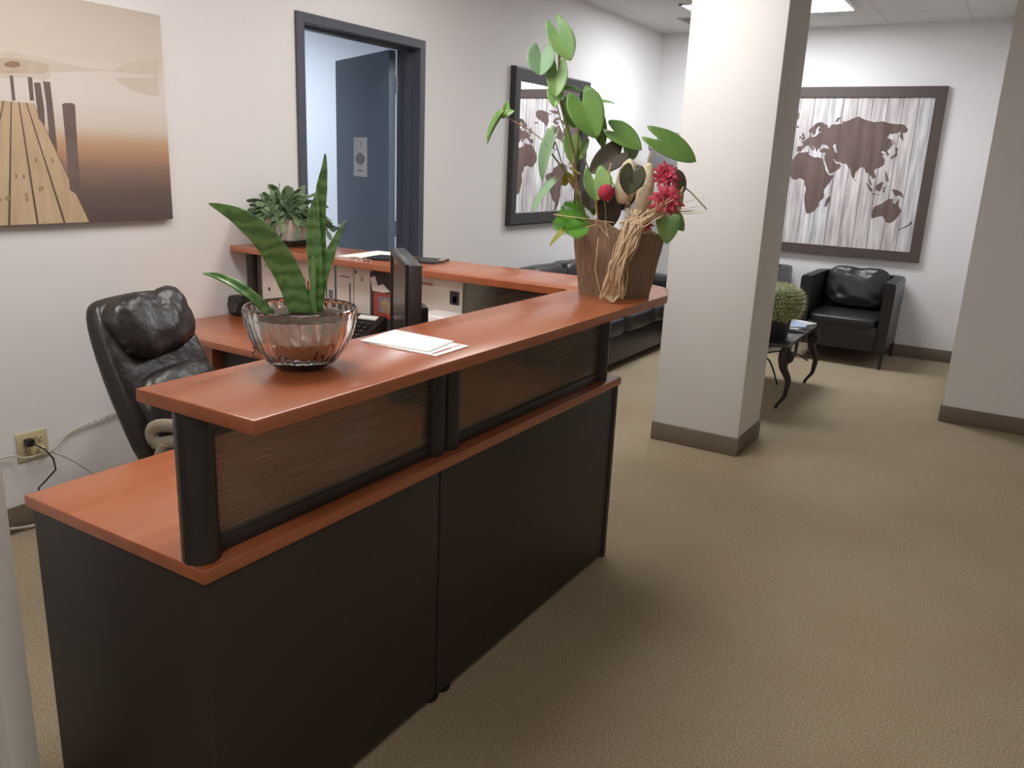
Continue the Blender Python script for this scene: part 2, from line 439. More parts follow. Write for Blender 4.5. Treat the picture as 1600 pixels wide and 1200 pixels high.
t = thing('ceiling_vent', (7.29, 2.55, H), 'grey square ceiling air vent near the lounge corner', 'air vent')
MB().box((7.09, 2.35, H-.006), (7.49, 2.79, H)).build('vent_plate', M['vent'], t)
mb = MB()
for i in range(7): mb.box((7.13+i*.05, 2.39, H-.014), (7.15+i*.05, 2.75, H-.006))
mb.build('louvre', M['vent'], t)

# ------------------------------------------------------------------ reception desk
X0, Y0, Y1, X1 = .903, 1.200, 1.810, 2.806
ZW, TW = .74, .03
ZC, TC = 1.07, .028
# L-shaped raised counter
cnt = thing('counter_top', (1.8, 1.2, ZC-TC), 'long L-shaped cherry counter raised on black posts above smoked ribbed screens', 'counter')
def arc(cx, cy, r, a0, a1, n=8): return [(cx+r*math.cos(math.radians(a0+(a1-a0)*i/n)), cy+r*math.sin(math.radians(a0+(a1-a0)*i/n))) for i in range(n+1)]
XI, XO, YF, YI = 2.662, 3.032, 1.045, 1.366
poly = [(X0, YF)] + [(2.78, YF)] + arc(2.80, YF+.03, .03, -90, -55, 3) + arc(2.84, 1.25, .192, -50, 0, 7) + [(XO, 3.19), ] + arc(XI+.02, 3.19, .02, 90, 180, 3) + arc(XI-.03, YI+.03, .03, 0, -90, 5) + [(X0, YI)]
def bevprism(poly, z0, z1, bev):
    mb = MB().prism(poly, z0, z1)
    es = [e for e in mb.bm.edges if abs(e.verts[0].co.z-e.verts[1].co.z) < 1e-6]
    bmesh.ops.bevel(mb.bm, geom=es, offset=bev, segments=2, affect='EDGES', profile=.5)
    return mb
bevprism(poly, ZC-TC, ZC, .004).build('top_slab', M['cherry'], cnt, smooth=50)

desk = thing('reception_desk', (1.85, 1.5, 0), 'front reception desk run with charcoal panels and cherry worktop', 'desk')
bevprism([(X0, Y0), (X1, Y0), (X1, Y1), (X0, Y1)], ZW-TW, ZW, .003).build('worktop', M['cherry'], desk, smooth=50)
PX = 1.660
MB().box((X0+.012, Y0+.006, .02), (PX-.004, Y0+.026, ZW-TW), .002).build('front_panel', M['black'], desk)
MB().box((PX+.004, Y0+.006, .02), (2.758, Y0+.026, ZW-TW), .002).build('front_panel', M['black'], desk)
MB().box((PX-.004, Y0+.012, .01), (PX+.004, Y0+.03, ZW-TW)).build('joint_strip', M['blackplastic'], desk)
MB().box((X0+.010, Y0+.008, .0), (X0+.032, Y1-.01, ZW-TW), .002).build('end_panel', M['black'], desk)
MB().box((2.762, Y0+.001, .0), (2.788, Y1-.01, ZW-TW), .002).build('end_panel', M['black'], desk)
for x in (X0+.06, PX-.0, PX+.06):
    MB().lathe([(.024, 0), (.026, .004), (.026, .012), (.012, .016), (.012, .022)], 14, (x, Y0+.03, 0)).build('levelling_foot', M['blackplastic'], desk)
# posts: D section with a flute
def post(x, y, r, par, ang=0):
    mb = MB()
    n = 20
    def rr(k):
        a = 2*PI*k/n
        return r*(1-.05*(abs(math.sin(4*a)) > .95))
    ring = lambda z: [(x+rr(k)*math.cos(2*PI*k/n), y+rr(k)*math.sin(2*PI*k/n), z) for k in range(n)]
    mb.loft([ring(ZW), ring(ZC-TC)])
    o = mb.build('post', M['blackmetal'], par); return o
PY = Y0+.05
posts_x = [(.938, .036), (1.685, .030), (1.752, .030), (2.712, .030)]
for x, r in posts_x: post(x, PY, r, cnt)
# perforated rail between the middle posts
mb = MB().box((1.706, PY-.012, ZW), (1.732, PY+.012, ZC-TC))
rail = mb.build('slotted_rail', M['blackmetal'], cnt)
mb = MB()
for i in range(4): mb.ball((1.719, PY-.0125, .99-i*.021), (.0022, .001, .0022), 6)
mb.build('rail_slots', M['paper'], cnt)
def screen(x0, x1):
    MB().box((x0, PY-.004, ZW+.028), (x1, PY+.004, ZC-TC)).build('acrylic_screen', M['acrylic'], cnt)
    MB().box((x0, PY-.012, ZW), (x1, PY+.012, ZW+.032), .003).build('bottom_rail', M['blackmetal'], cnt)
screen(.968, 1.66); screen(1.776, 2.688)

# far run along x = 2.2..2.8 up to the left wall
side = thing('return_desk', (2.5, 2.5, 0), 'cherry topped return desk running to the left wall', 'desk')
XR = 2.19
bevprism([(XR, Y1+.002), (X1, Y1+.002), (X1, W-.004), (XR, W-.004)], ZW-TW, ZW, .003).build('worktop', M['cherry_y'], side, smooth=50)
MB().box((2.765, Y1+.002, 0), (2.787, W-.012, ZW-TW), .002).build('modesty_panel', M['black'], side)
MB().box((2.26, 2.86, 0), (2.74, 2.95, ZW-TW), .003).build('leg_panel', M['cherry'], side)['label'] = 'cherry laminate leg panel'
MB().box((2.30, 2.36, .02), (2.74, 2.84, ZW-TW-.002), .003).build('drawer_unit', M['black'], side)
for y in (3.147, 2.27, 1.36):
    post(2.752, y, .030, cnt)
def screen2(y0, y1):
    MB().box((2.748, y0, ZW+.028), (2.756, y1, ZC-TC)).build('acrylic_screen', M['acrylic'], cnt)
    MB().box((2.740, y0, ZW), (2.764, y1, ZW+.032), .003).build('bottom_rail', M['blackmetal'], cnt)
screen2(2.305, 3.11); screen2(1.395, 2.235)

# papers on the inner face of the far screens
def notice(y0, y1, z0, z1, label, prints=(), x=2.742, m_='paper2', name='paper_notice'):
    o = thing(name, (x, (y0+y1)/2, z0), label, 'notice', 'papers fixed to the return desk screens')
    MB().box((x, y0, z0), (x+.001, y1, z1)).build('sheet', M[m_], o)
    for (a, b, c, d, mm) in prints:
        MB().box((x-.0007, y0+(y1-y0)*a, z0+(z1-z0)*c), (x, y0+(y1-y0)*b, z0+(z1-z0)*d)).build('print', M[mm], o)
    return o
# y grows to the left as seen, so 0 in a print spec is the right edge
notice(2.88, 3.075, .79, 1.036, 'cream paper with a dark dot pinned nearest the wall under the counter', [(.72, .79, .30, .37, 'inkdark'), (.1, .9, .86, .89, 'ink'), (.1, .9, .78, .8, 'ink')])
notice(2.66, 2.868, .78, 1.036, 'cream paper with red brush marks under the far counter', [(.62, .70, .45, .66, 'inkred'), (.50, .56, .35, .62, 'inkred'), (.74, .8, .3, .5, 'inkred'), (.35, .38, .2, .55, 'inkred')])
notice(2.605, 2.65, .80, 1.03, 'narrow cream strip of paper between two pinned sheets', [(.2, .8, .1, .5, 'ink')])
notice(2.492, 2.592, .79, 1.03, 'plain cream sheet left of the sheet with two ticks', [(.2, .8, .80, .82, 'ink'), (.15, .25, .15, .7, 'ink')])
notice(2.378, 2.488, .78, 1.03, 'cream sheet with two small tick marks at top', [(.60, .63, .78, .86, 'inkdark'), (.52, .55, .77, .85, 'inkdark'), (.86, .94, .9, .96, 'inkdark'), (.1, .9, .18, .2, 'ink')])
# magazine collage
o = thing('magazine_cover', (2.719, 2.31, .77), 'colourful magazine cover with red frame pinned left of the monitor', 'poster', 'papers fixed to the return desk screens')
MB().box((2.7190, 2.24, .77), (2.7200, 2.374, 1.03)).build('sheet', M['inkdark'], o)
mb = MB(); mb.box((2.7182, 2.25, .83), (2.7190, 2.352, .94)); mb.build('red_panel', M['inkred'], o)
mb = MB(); mb.box((2.7176, 2.25, .855), (2.7182, 2.325, .925)); mb.build('grey_photo', M['ink'], o)
mb = MB(); mb.slab([(2.7175, 2.27, .85), (2.7175, 2.30, .865), (2.7175, 2.31, .90), (2.7175, 2.285, .92), (2.7175, 2.255, .89)], (-.0006, 0, 0)); mb.build('figure_print', M['twig'], o)
mb = MB(); mb.slab([(2.7182, 2.372, 1.0), (2.7182, 2.345, 1.01), (2.7182, 2.33, .97), (2.7182, 2.30, .98), (2.7182, 2.26, .95), (2.7182, 2.30, .942), (2.7182, 2.36, .945)], (-.0008, 0, 0)); mb.build('cream_print', M['paper2'], o)
# poster
o = notice(1.90, 2.215, .776, 1.034, 'cream poster headed with red lettering and a small dark photograph', [(.05, .20, .60, .82, 'inkdark'), (.09, .15, .63, .74, 'ink')])
mb = MB(); text_mesh('your business', .021, Matrix.Translation((2.7405, 2.165, .998)) @ Matrix.Rotation(-PI/2, 4, 'Z') @ Matrix.Rotation(PI/2, 4, 'X'), mb)
mb.build('lettering', M['inkred'], o)

# ------------------------------------------------------------------ things on the desk
# monitor, screen facing the chair, 45 degrees in the corner
mo = thing('monitor', (2.095, 1.695, ZW+.0005), 'black desktop monitor seen edge-on in the desk corner', 'monitor', rz=math.radians(45))
# local x runs along the screen, +y is the screen side
MB().box((-.243, -.036, .10), (.243, .006, .462), .004).build('housing', M['greyplastic'], mo, world=False)
mb = MB(); mb.loft([[(-.22, -.036, .13), (.18, -.036, .13), (.18, -.036, .43), (-.22, -.036, .43)], [(-.13, -.05, .18), (.09, -.05, .18), (.09, -.05, .38), (-.13, -.05, .38)]])
mb.build('rear_cover', M['greyplastic'], mo, world=False)
mb = MB(); mb.box((-.243, .006, .10), (.243, .014, .128)); mb.box((-.243, .006, .44), (.243, .014, .462)); mb.box((-.243, .006, .128), (-.222, .014, .44)); mb.box((.222, .006, .128), (.243, .014, .44))
mb.build('bezel', M['blackplastic'], mo, world=False)
MB().box((-.222, .006, .128), (.222, .009, .44)).build('display', mat('dark_glossy_screen', sr(48, 42, 40), .2, var=.05), mo, world=False)
mb = MB().box((-.04, -.085, .012), (.04, -.05, .3), .006); mb.box((-.13, -.16, 0), (.13, .05, .014), .006)
mb.build('stand', M['blackplastic'], mo, world=False)

# papers on the counter
g = 'paper sheets on the raised counters'
def sheet(pts, z, th, name, label, cat='paper', mt_='paper', par=None):
    c = sum((V(p) for p in pts), V((0, 0, 0)))/len(pts); c.z = z
    mb = MB().slab([(p[0], p[1], z) for p in pts], (0, 0, th))
    return tag(mb.build(name, M[mt_], origin=c), label, cat)
a = [at(u, v, 'z', ZC) for u, v in ((564, 536), (700, 553), (733, 541), (684, 558))]
b0 = [at(u, v, 'z', ZC) for u, v in ((575, 537), (619, 520), (733, 542), (682, 558))]
o = sheet(b0, ZC, .003, 'envelope', 'lower white envelope with printed line on the front counter', 'envelope')
p0, p1 = at(676, 553, 'z', ZC+.003), at(706, 543, 'z', ZC+.003)
dd = (p1-p0).normalized()*.0; nn = V((0, 0, .0004)); sd = V((p1-p0).y, -(p1-p0).x, 0) if False else V(((p1-p0).y, -(p1-p0).x, 0)).normalized()*.003
mb = MB().slab([p0+sd, p1+sd, p1-sd, p0-sd], nn); mb.bm.verts.ensure_lookup_table()
for i in range(3):
    q = p1+(p1-p0)*(.12+.13*i); mb.slab([q+sd*1.4, q+sd*1.4+(p1-p0)*.06, q-sd*1.4+(p1-p0)*.06, q-sd*1.4], nn)
for v in mb.bm.verts: v.co -= V(o.location)
pr = mb.build('print_line', M['inkred'], o, world=False); pr['label'] = 'red printed line'
b1 = [at(u, v, 'z', ZC+.0035) for u, v in ((563, 533), (617, 516), (709, 534), (670, 550))]
sheet(b1, ZC+.0035, .002, 'paper_sheet', 'topmost plain white paper sheet on the front counter', 'paper')
# far counter papers
c0 = [at(u, v, 'z', ZC) for u, v in ((527, 401), (590, 393), (640, 398), (570, 405))]
sheet(c0, ZC, .004, 'paper_sheet', 'white paper sheets on the far counter left of monitor', 'paper')
t0 = [at(u, v, 'z', ZC) for u, v in ((596, 407), (660, 402), (706, 407), (660, 413), (620, 413))]
tb = [V((2.74, 2.44, 0)), V((2.90, 2.47, 0)), V((3.02, 2.17, 0)), V((2.86, 2.13, 0))]
o = thing('clipboard', (2.88, 2.3, ZC), 'black clipboard lying flat on the far counter behind the monitor', 'clipboard')
MB().slab([(p.x, p.y, ZC) for p in tb], (0, 0, .008)).build('board', M['blackplastic'], o)
mb = MB().obox((2.94, 2.15, ZC+.012), (.06, .018, .008), Matrix.Rotation(.24, 3, 'Z'), .002); mb.build('clip', M['chrome'], o)
mb = MB()
for i in range(5): mb.obox((2.70, 2.46-i*.024, ZC+.006), (.02, .018, .012+.004*(i % 2)), Matrix.Rotation(.2, 3, 'Z'), .002)
tag(mb.build('card_holder', M['glass'], origin=(2.70, 2.41, ZC)), 'small clear card holder at the front edge of the far counter', 'card holder')

# phone on the return desk
ph = thing('desk_phone', (2.60, 2.36, ZW), 'black desk phone behind the glass bowl on return desk', 'telephone', rz=math.radians(-80))
mb = MB(); mb.loft([[(-.1, -.1, 0), (.1, -.1, 0), (.1, .1, 0), (-.1, .1, 0)], [(-.1, -.1, .03), (.1, -.1, .03), (.1, .1, .1), (-.1, .1, .1)]]); mb.build('phone_base', M['blackplastic'], ph, world=False)
mb = MB().tube([(-.07, -.10, .06), (-.07, -.06, .092), (-.07, .0, .105), (-.07, .07, .125), (-.07, .10, .118)], [.022, .024, .016, .024, .022], 10); mb.build('handset', M['blackplastic'], ph, world=False)
mb = MB()
for i in range(4):
    for j in range(3): mb.obox((.0+j*.03, -.07+i*.03, .045+i*.0105), (.018, .016, .008), Matrix.Rotation(.33, 3, 'X'), .002)
mb.build('keypad', M['greyplastic'], ph, world=False)
MB().obox((.03, .065, .094), (.09, .03, .006), Matrix.Rotation(.33, 3, 'X')).build('label_strip', M['paper'], ph, world=False)
mb = MB(); pts = []
for i in range(260):
    t = i/259; cx = 2.51-.37*t; cy = 2.47+.05*math.sin(t*3); cz = ZW+.01 + (-.07*(max(0, t-.93)/.07)**2) + .02*math.sin(t*PI)
    a_ = t*2*PI*26; pts.append((cx, cy+.007*math.cos(a_), cz+.007+.007*math.sin(a_)))
cd = mb.tube(pts, .0022, 5).build('coiled_cord', M['blackplastic'])
cd['_o'] = (0, 0, 0); tag(cd, 'black coiled phone cord draped over the return desk edge', 'phone cord')
# box and speaker
o = thing('paper_tray', (2.66, 1.96, ZW), 'small white paper tray standing behind the front counter', 'paper tray')
mb = MB().box((2.58, 1.87, ZW), (2.725, 2.02, ZW+.165), .003); mb.build('tray_body', M['paper'], o)
MB().box((2.60, 2.022, ZW), (2.70, 2.05, ZW+.15), .002).build('leaflet_slot', M['paper2'], o)
MB().box((2.578, 1.90, ZW+.10), (2.58, 1.99, ZW+.12)).build('print', M['ink'], o)
o = thing('loudspeaker', (2.67, 3.155, ZW), 'small black rounded loudspeaker at the wall end of return desk', 'loudspeaker')
MB().box((2.63, 3.105, ZW), (2.71, 3.205, ZW+.095), .02, 3).build('speaker_case', M['blackplastic'], o)
MB().lathe([(.001, 0), (.02, .002), (.034, .006), (.034, .0)], 16).build('speaker_cone', M['greyplastic'], o, world=False).matrix_local = Matrix.Translation((-.041, 0, .05)) @ Matrix.Rotation(-PI/2, 4, 'Y')
o = thing('pen_cup', (2.66, 2.72, ZW), 'black pen cup holding pens behind the snake plant', 'pen cup')
mb = MB().lathe([(.032, 0), (.034, .005), (.036, .1), (.033, .1), (.031, .006)], 18, (2.66, 2.72, ZW)); mb.build('cup', M['blackplastic'], o)
for i, (dx, dy) in enumerate(((.01, .006), (-.012, .01), (.004, -.014))):
    MB().tube([(2.66+dx*.4, 2.72+dy*.4, ZW+.01), (2.66+dx*2, 2.72+dy*2, ZW+.155+.01*i)], .0045, 8).build('pen', M['blackplastic'], o)

# ------------------------------------------------------------------ snake plant in silvered bowl
BC = at(472, 484, 'z', ZC+.125); BC = V((1.222, 1.258, ZC))
sp = thing('potted_snake_plant', tuple(BC), 'snake plant with banded sword leaves in a silvered fluted glass bowl', 'potted plant')
nr = 320
def rib(i, k): return .030*abs(math.sin(PI*k/nr*32)) if 1 < i < 8 else .008*abs(math.sin(PI*k/nr*26))
prof = [(.05, .0), (.058, .003), (.066, .012), (.080, .026), (.094, .046), (.105, .072), (.1115, .098), (.1145, .120), (.1165, .126), (.1145, .130), (.1105, .130), (.1085, .120), (.1055, .098), (.099, .073), (.088, .048), (.073, .028), (.06, .018), (.02, .016)]
MB().lathe(prof, nr, BC, lambda i, k: rib(i, k) if i < 9 else 0).build('glass_bowl', M['glass'], sp, smooth=70)
rib2 = lambda i, k: .05*abs(math.sin(PI*k/nr*21+i*.5))-.03
MB().lathe([(.02, .0175), (.058, .020), (.071, .030), (.086, .05), (.0935, .066)], nr, BC, rib2, cap=False).build('silver_liner', M['silver'], sp, smooth=70)
MB().lathe([(.0935, .066), (.097, .074), (.1005, .086), (.1035, .099), (.1062, .112)], nr, BC, lambda i, k: rib2(i+4, k), cap=False).build('painted_sheen_band', M['bowl_sheen'], sp, smooth=70)  # added inner band; its pale colour imitates light caught in the upper glass
mb = MB().lathe([(.0985, .106), (.101, .1105), (.06, .114), (.001, .117)], 40, BC, lambda i, k: .02*noise.noise(V((k*.7, i, 0))), cap=False); mb.build('soil', M['soil'], sp)
def blade(pts, ws, nrm, fold=.25, name='leaf', par=None, m_=None, tw=0):
    """sword leaf along 3D pts with half widths ws; nrm = facing direction"""
    pts = [V(p) for p in pts]; n = len(pts)
    mb = MB()
    # catmull resample
    P = []; Wd = []
    for i in range(n-1):
        p0 = pts[max(i-1, 0)]; p1 = pts[i]; p2 = pts[i+1]; p3 = pts[min(i+2, n-1)]
        for k in range(6):
            t = k/6
            P.append(.5*((2*p1)+(p2-p0)*t+(2*p0-5*p1+4*p2-p3)*t*t+(3*p1-p0-3*p2+p3)*t**3)); Wd.append(ws[i]*(1-t)+ws[i+1]*t)
    P.append(pts[-1]); Wd.append(ws[-1])
    rows = []
    for i, q in enumerate(P):
        tg = (P[min(i+1, len(P)-1)]-P[max(i-1, 0)]).normalized()
        nn = V(nrm); sdv = tg.cross(nn).normalized(); nn = sdv.cross(tg).normalized()
        rows.append([mb.bm.verts.new(q+sdv*Wd[i]*s+nn*Wd[i]*fold*abs(s)**1.5) for s in (-1, -.6, -.2, .2, .6, 1)])
    fs = []
    for a, b in zip(rows, rows[1:]):
        for k in range(5): fs.append(mb.bm.faces.new((a[k], a[k+1], b[k+1], b[k])))
    return mb.build(name, m_, par, solid=.0022, smooth=80)
cam_n = V((-.80, -.55, .25))
def pl(u, v, d): return at(u, v, 'y', BC.y+d) if False else None
# leaf mid-lines (photo columns) standing in planes through the bowl
def lp(u, v, dx):
    """on the upright plane through the bowl centre facing the viewer, pushed back by dx"""
    d = CF + CR*((u-800)/FPX) + CU*((600-v)/FPX)
    n = V((-.70, -.714, 0)); c = BC + V((.70, .714, 0))*dx
    return CP + d*(((c-CP).dot(n))/d.dot(n))
px = .00128
def sw(l): return [w*px/2 for w in l]
blade([lp(474, 498, .0), lp(455, 440, .0), lp(437, 405, -.01), lp(410, 368, -.03), lp(375, 340, -.05), lp(345, 325, -.06), lp(326, 318, -.065)], sw([34, 42, 43, 38, 27, 13, 1]), cam_n, .2, par=sp, m_=M['snake'])
blade([lp(425, 492, .0), lp(398, 468, -.01), lp(370, 448, -.03), lp(340, 433, -.05), lp(317, 427, -.06)], sw([13, 20, 23, 14, 1]), (-.6, -.3, .75), .3, par=sp, m_=M['snake'])
blade([lp(497, 495, .03), lp(495, 440, .03), lp(492, 390, .035), lp(490, 345, .04), lp(493, 318, .045), lp(494, 303, .045)], sw([12, 22, 25, 22, 12, 1]), cam_n, .35, par=sp, m_=M['snake'])
blade([lp(500, 490, .05), lp(502, 400, .06), lp(501, 340, .065), lp(503, 295, .07), lp(507, 262, .07), lp(508, 240, .07)], sw([10, 16, 17, 18, 9, 1]), cam_n, .35, par=sp, m_=M['snake'])
blade([lp(499, 492, .04), lp(504, 440, .045), lp(515, 400, .05), lp(527, 370, .055), lp(535, 352, .058), lp(541, 344, .06)], sw([10, 15, 17, 10, 5, 1]), cam_n, .3, par=sp, m_=M['snake'])
blade([lp(492, 498, .0), lp(488, 470, .0), lp(489, 445, .0), lp(490, 415, .005), lp(489, 400, .005)], sw([10, 11, 9, 6, 2]), cam_n, .3, par=sp, m_=M['leaflight'])
blade([lp(489, 498, -.005), lp(484, 480, -.01), lp(478, 458, -.02)], sw([6, 5, 1]), cam_n, .3, par=sp, m_=M['snake'])

# ------------------------------------------------------------------ trailing plant on the far counter
pc = V((2.90, 3.075, ZC))
pp = thing('potted_plant', tuple(pc), 'trailing grey-green plant in a white planter on the far counter', 'potted plant')
def rrect(cx, cy, hx_, hy_, r, z, n=5):
    q = []
    for sx, sy, a0 in ((1, 1, 0), (-1, 1, 90), (-1, -1, 180), (1, -1, 270)):
        for i in range(n+1):
            a = math.radians(a0+90*i/n); q.append((cx+sx*(hx_-r)+r*math.cos(a), cy+sy*(hy_-r)+r*math.sin(a), z))
    return q
mb = MB(); mb.loft([rrect(pc.x, pc.y, .062, .085, .02, ZC+.022), rrect(pc.x, pc.y, .072, .105, .024, ZC+.13), rrect(pc.x, pc.y, .066, .099, .022, ZC+.13), rrect(pc.x, pc.y, .064, .095, .02, ZC+.118)]); mb.build('planter', M['planter'], pp)
mb = MB(); mb.loft([rrect(pc.x, pc.y, .062, .085, .02, ZC), rrect(pc.x, pc.y, .078, .108, .024, ZC+.03), rrect(pc.x, pc.y, .074, .104, .022, ZC+.03), rrect(pc.x, pc.y, .06, .083, .02, ZC+.006)]); mb.build('saucer', M['saucer'], pp)
def pad(mb, c, d, n, L_, w_):
    d = V(d).normalized(); s = d.cross(V(n)).normalized(); nn = s.cross(d)
    out_ = [(0, .25), (.2, .8), (.45, 1), (.7, .75), (.85, .8), (1, .25)]
    a = [V(c)+d*L_*t+s*w_*q+nn*.0015 for t, q in out_]; b = [V(c)+d*L_*t-s*w_*q+nn*.0015 for t, q in out_][::-1]
    mb.slab(a+b, nn*-.003)
mb = MB()
rnd = random.Random(3)
for i in range(210):
    a = rnd.uniform(0, 2*PI); r = math.sqrt(rnd.random())
    p = V((pc.x+.05*r*math.cos(a), pc.y+.085*r*math.sin(a), ZC+.12))
    out_ = V((math.cos(a)*r*.7, math.sin(a)*r*1.25, 0))
    up = rnd.uniform(.5, 1.15)*(1-.35*r)
    d = (out_+V((rnd.uniform(-.3, .3), rnd.uniform(-.3, .3), up))).normalized()
    nseg = rnd.randint(3, 5)
    lim = rnd.uniform(.2, .34)
    for k in range(nseg):
        L_ = rnd.uniform(.032, .05)
        n_ = V((rnd.uniform(-1, 1), rnd.uniform(-1, 1), rnd.uniform(.1, 1)))
        q = p+d*L_
        if q.y > W-.012 or q.x > 3.1: break
        pad(mb, p, d, n_, L_*1.15, rnd.uniform(.011, .018)); p = q
        d = (d+V((rnd.uniform(-.3, .3), rnd.uniform(-.3, .3), -.22-.28*r))).normalized()
        if (p-pc).length > lim: break
        if p.z < ZC+.04: break
mb.build('foliage', M['succ'], pp, smooth=30)

# ------------------------------------------------------------------ flower basket
FB = V((2.665, 1.195, ZC))
fb = thing('flower_basket', tuple(FB), 'tall anthurium and crimson flower arrangement in a square bark basket', 'flower arrangement')
RB = Matrix.Rotation(math.radians(-18), 4, 'Z')
def bk(x, y, z): return FB + RB @ V((x, y, z))       # local -x faces the viewer
def wall_of(hb, ht, zt, inset=0):
    r = []
    for i in range(4*10):
        pass
    return r
rings = []
nb = 12
def sq(h, zf, jit):
    q = []
    cs = [(-h, -h), (h, -h), (h, h), (-h, h)]
    for i in range(4):
        a, b = cs[i], cs[(i+1) % 4]
        for k in range(nb):
            t = k/nb; x = a[0]+(b[0]-a[0])*t; y = a[1]+(b[1]-a[1])*t
            z = zf(x/h, y/h)
            j = 1+jit*noise.noise(V((x*60, y*60, z*9)))
            q.append(bk(x*j, y*j, z))
    return q
topz = lambda x, y: .222+.028*(1-abs(y))-.012*x+.008*noise.noise(V((x*3, y*3, 1)))
lst = []
for i in range(9):
    t = i/8
    lst.append(sq(.088+.026*t, (lambda x, y, t=t: topz(x, y)*t), .035))
lst.append(sq(.103, (lambda x, y: topz(x, y)-.002), .01)); lst.append(sq(.094, (lambda x, y: .16), .01))
MB().loft(lst).build('bark_basket', M['bark'], fb, smooth=50)
# rim strip
mb = MB(); rimp = sq(.1095, topz, .02)
mb.tube(rimp+[rimp[0]], .005, 6).build('basket_rim', M['barkrim'], fb)

def fp(u, v, d):
    """point on the upright plane through the basket centre that faces the viewer, d behind it"""
    dr = CF + CR*((u-800)/FPX) + CU*((600-v)/FPX)
    n = V((-.915, -.403, 0)); c = FB - n*d
    return CP + dr*(((c-CP).dot(n))/dr.dot(n))
FX = 1/460
def heart(base, tip, wpx, m_, nrm=(-.85, -.4, .35), fold=.35, curl=.12, lobe=.3, name='leaf', par=None, skew=0):
    base, tip = V(base), V(tip); Lg = (tip-base).length; d = (tip-base)/Lg
    s = d.cross(V(nrm)).normalized(); nn = s.cross(d).normalized(); w = wpx*FX/2
    mb = MB()
    def f(i, j):
        t = i; sv = j*2-1; a = abs(sv)
        sh = max(0, (1-t))**.8*(.95+1.1*t)
        al = Lg*(t-lobe*math.sin(PI*a)*(1-t)**2)
        return base+d*al+s*(w*sv*sh)*(1+skew*sv)+nn*(fold*a*w*sh-curl*Lg*t*t)
    mb.grid(f, 12, 12)
    bmesh.ops.remove_doubles(mb.bm, verts=mb.bm.verts, dist=1e-5)
    return mb.build(name, m_, par or fb, solid=.0012, smooth=80)
def stem(pts, r=.0025, m_=None, name='stem'):
    return MB().tube([V(p) for p in pts], r, 7).build(name, m_ or M['stem'], fb, smooth=80)
G, GL, GP = M['leaf'], M['leaflight'], M['leafpale']
heart(fp(875, 55, .02), fp(892, 93, .0), 40, GL, lobe=.75, fold=.15)
heart(fp(846, 90, -.03), fp(844, 120, -.05), 44, GP, lobe=.7, fold=.5, curl=-.1)
heart(fp(871, 112, -.02), fp(868, 150, -.06), 34, GL, lobe=.55, fold=.3)
heart(fp(868, 142, -.02), fp(866, 166, -.05), 26, GL, lobe=.3, fold=.3)
heart(fp(876, 140, .0), fp(911, 138, .03), 16, G, nrm=(-.5, -.2, .8), lobe=.3, fold=.5)
heart(fp(910, 160, -.03), fp(933, 215, -.06), 56, G, lobe=.35, fold=.35)
heart(fp(931, 182, .03), fp(944, 232, .03), 26, G, lobe=.2, fold=.6)
heart(fp(930, 160, .04), fp(961, 158, .05), 14, G, nrm=(-.4, -.2, .9), lobe=.2, fold=.3)
heart(fp(960, 206, .0), fp(1004, 231, -.02), 42, G, lobe=.35, fold=.3, nrm=(-.7, -.4, .6))
heart(fp(985, 226, .05), fp(990, 250, .05), 26, GP, lobe=.4, fold=.3)
heart(fp(962, 226, .05), fp(966, 245, .05), 18, G, lobe=.4, fold=.3)
heart(fp(1034, 221, .0), fp(1090, 250, .0), 42, G, lobe=.5, fold=.2, nrm=(-.8, -.45, .4))
heart(fp(785, 181, -.06), fp(757, 222, -.06), 22, G, lobe=.2, fold=.7, nrm=(-.6, .3, .7))
heart(fp(786, 180, -.06), fp(803, 172, -.07), 12, GL, lobe=.2, fold=.2)
heart(fp(791, 180, -.05), fp(792, 157, -.05), 13, G, lobe=.1, fold=.4)
heart(fp(866, 218, -.09), fp(842, 281, -.09), 30, GP, lobe=.3, fold=.7, nrm=(-.8, .2, .5))
heart(fp(860, 226, -.08), fp(857, 199, -.07), 16, G, lobe=.2, fold=.4)
heart(fp(866, 286, -.1), fp(826, 330, -.12), 22, GP, lobe=.15, fold=.5, nrm=(-.7, .2, .7))
heart(fp(928, 281, -.13), fp(932, 314, -.15), 44, GL, lobe=.6, fold=.35, skew=-.25)
heart(fp(905, 245, .03), fp(920, 216, .03), 14, G, lobe=.1, fold=.4)
heart(fp(893, 215, .05), fp(898, 260, .04), 30, GL, lobe=.1, fold=.4)
heart(fp(888, 158, .05), fp(890, 185, .05), 22, GP, lobe=.3, fold=.4)
heart(fp(890, 175, .06), fp(900, 200, .06), 26, G, lobe=.3, fold=.4)
heart(fp(888, 285, -.02), fp(884, 268, -.03), 22, M['leafyellow'], lobe=.2, fold=.5)
heart(fp(890, 354, -.15), fp(856, 382, -.17), 14, M['leafyellow'], lobe=.1, fold=.5, nrm=(-.7, .1, .7))
heart(fp(1044, 338, -.06), fp(1042, 380, -.1), 38, GL, lobe=.1, fold=.3)
heart(fp(1048, 336, -.04), fp(1069, 360, -.06), 26, G, lobe=.1, fold=.4)
heart(fp(1056, 298, .02), fp(1056, 340, .02), 24, G, lobe=.2, fold=.3)
heart(fp(940, 290, -.1), fp(956, 300, -.11), 22, G, lobe=.3, fold=.3)
heart(fp(951, 292, -.08), fp(953, 282, -.07), 20, GP, lobe=.2, fold=.3)
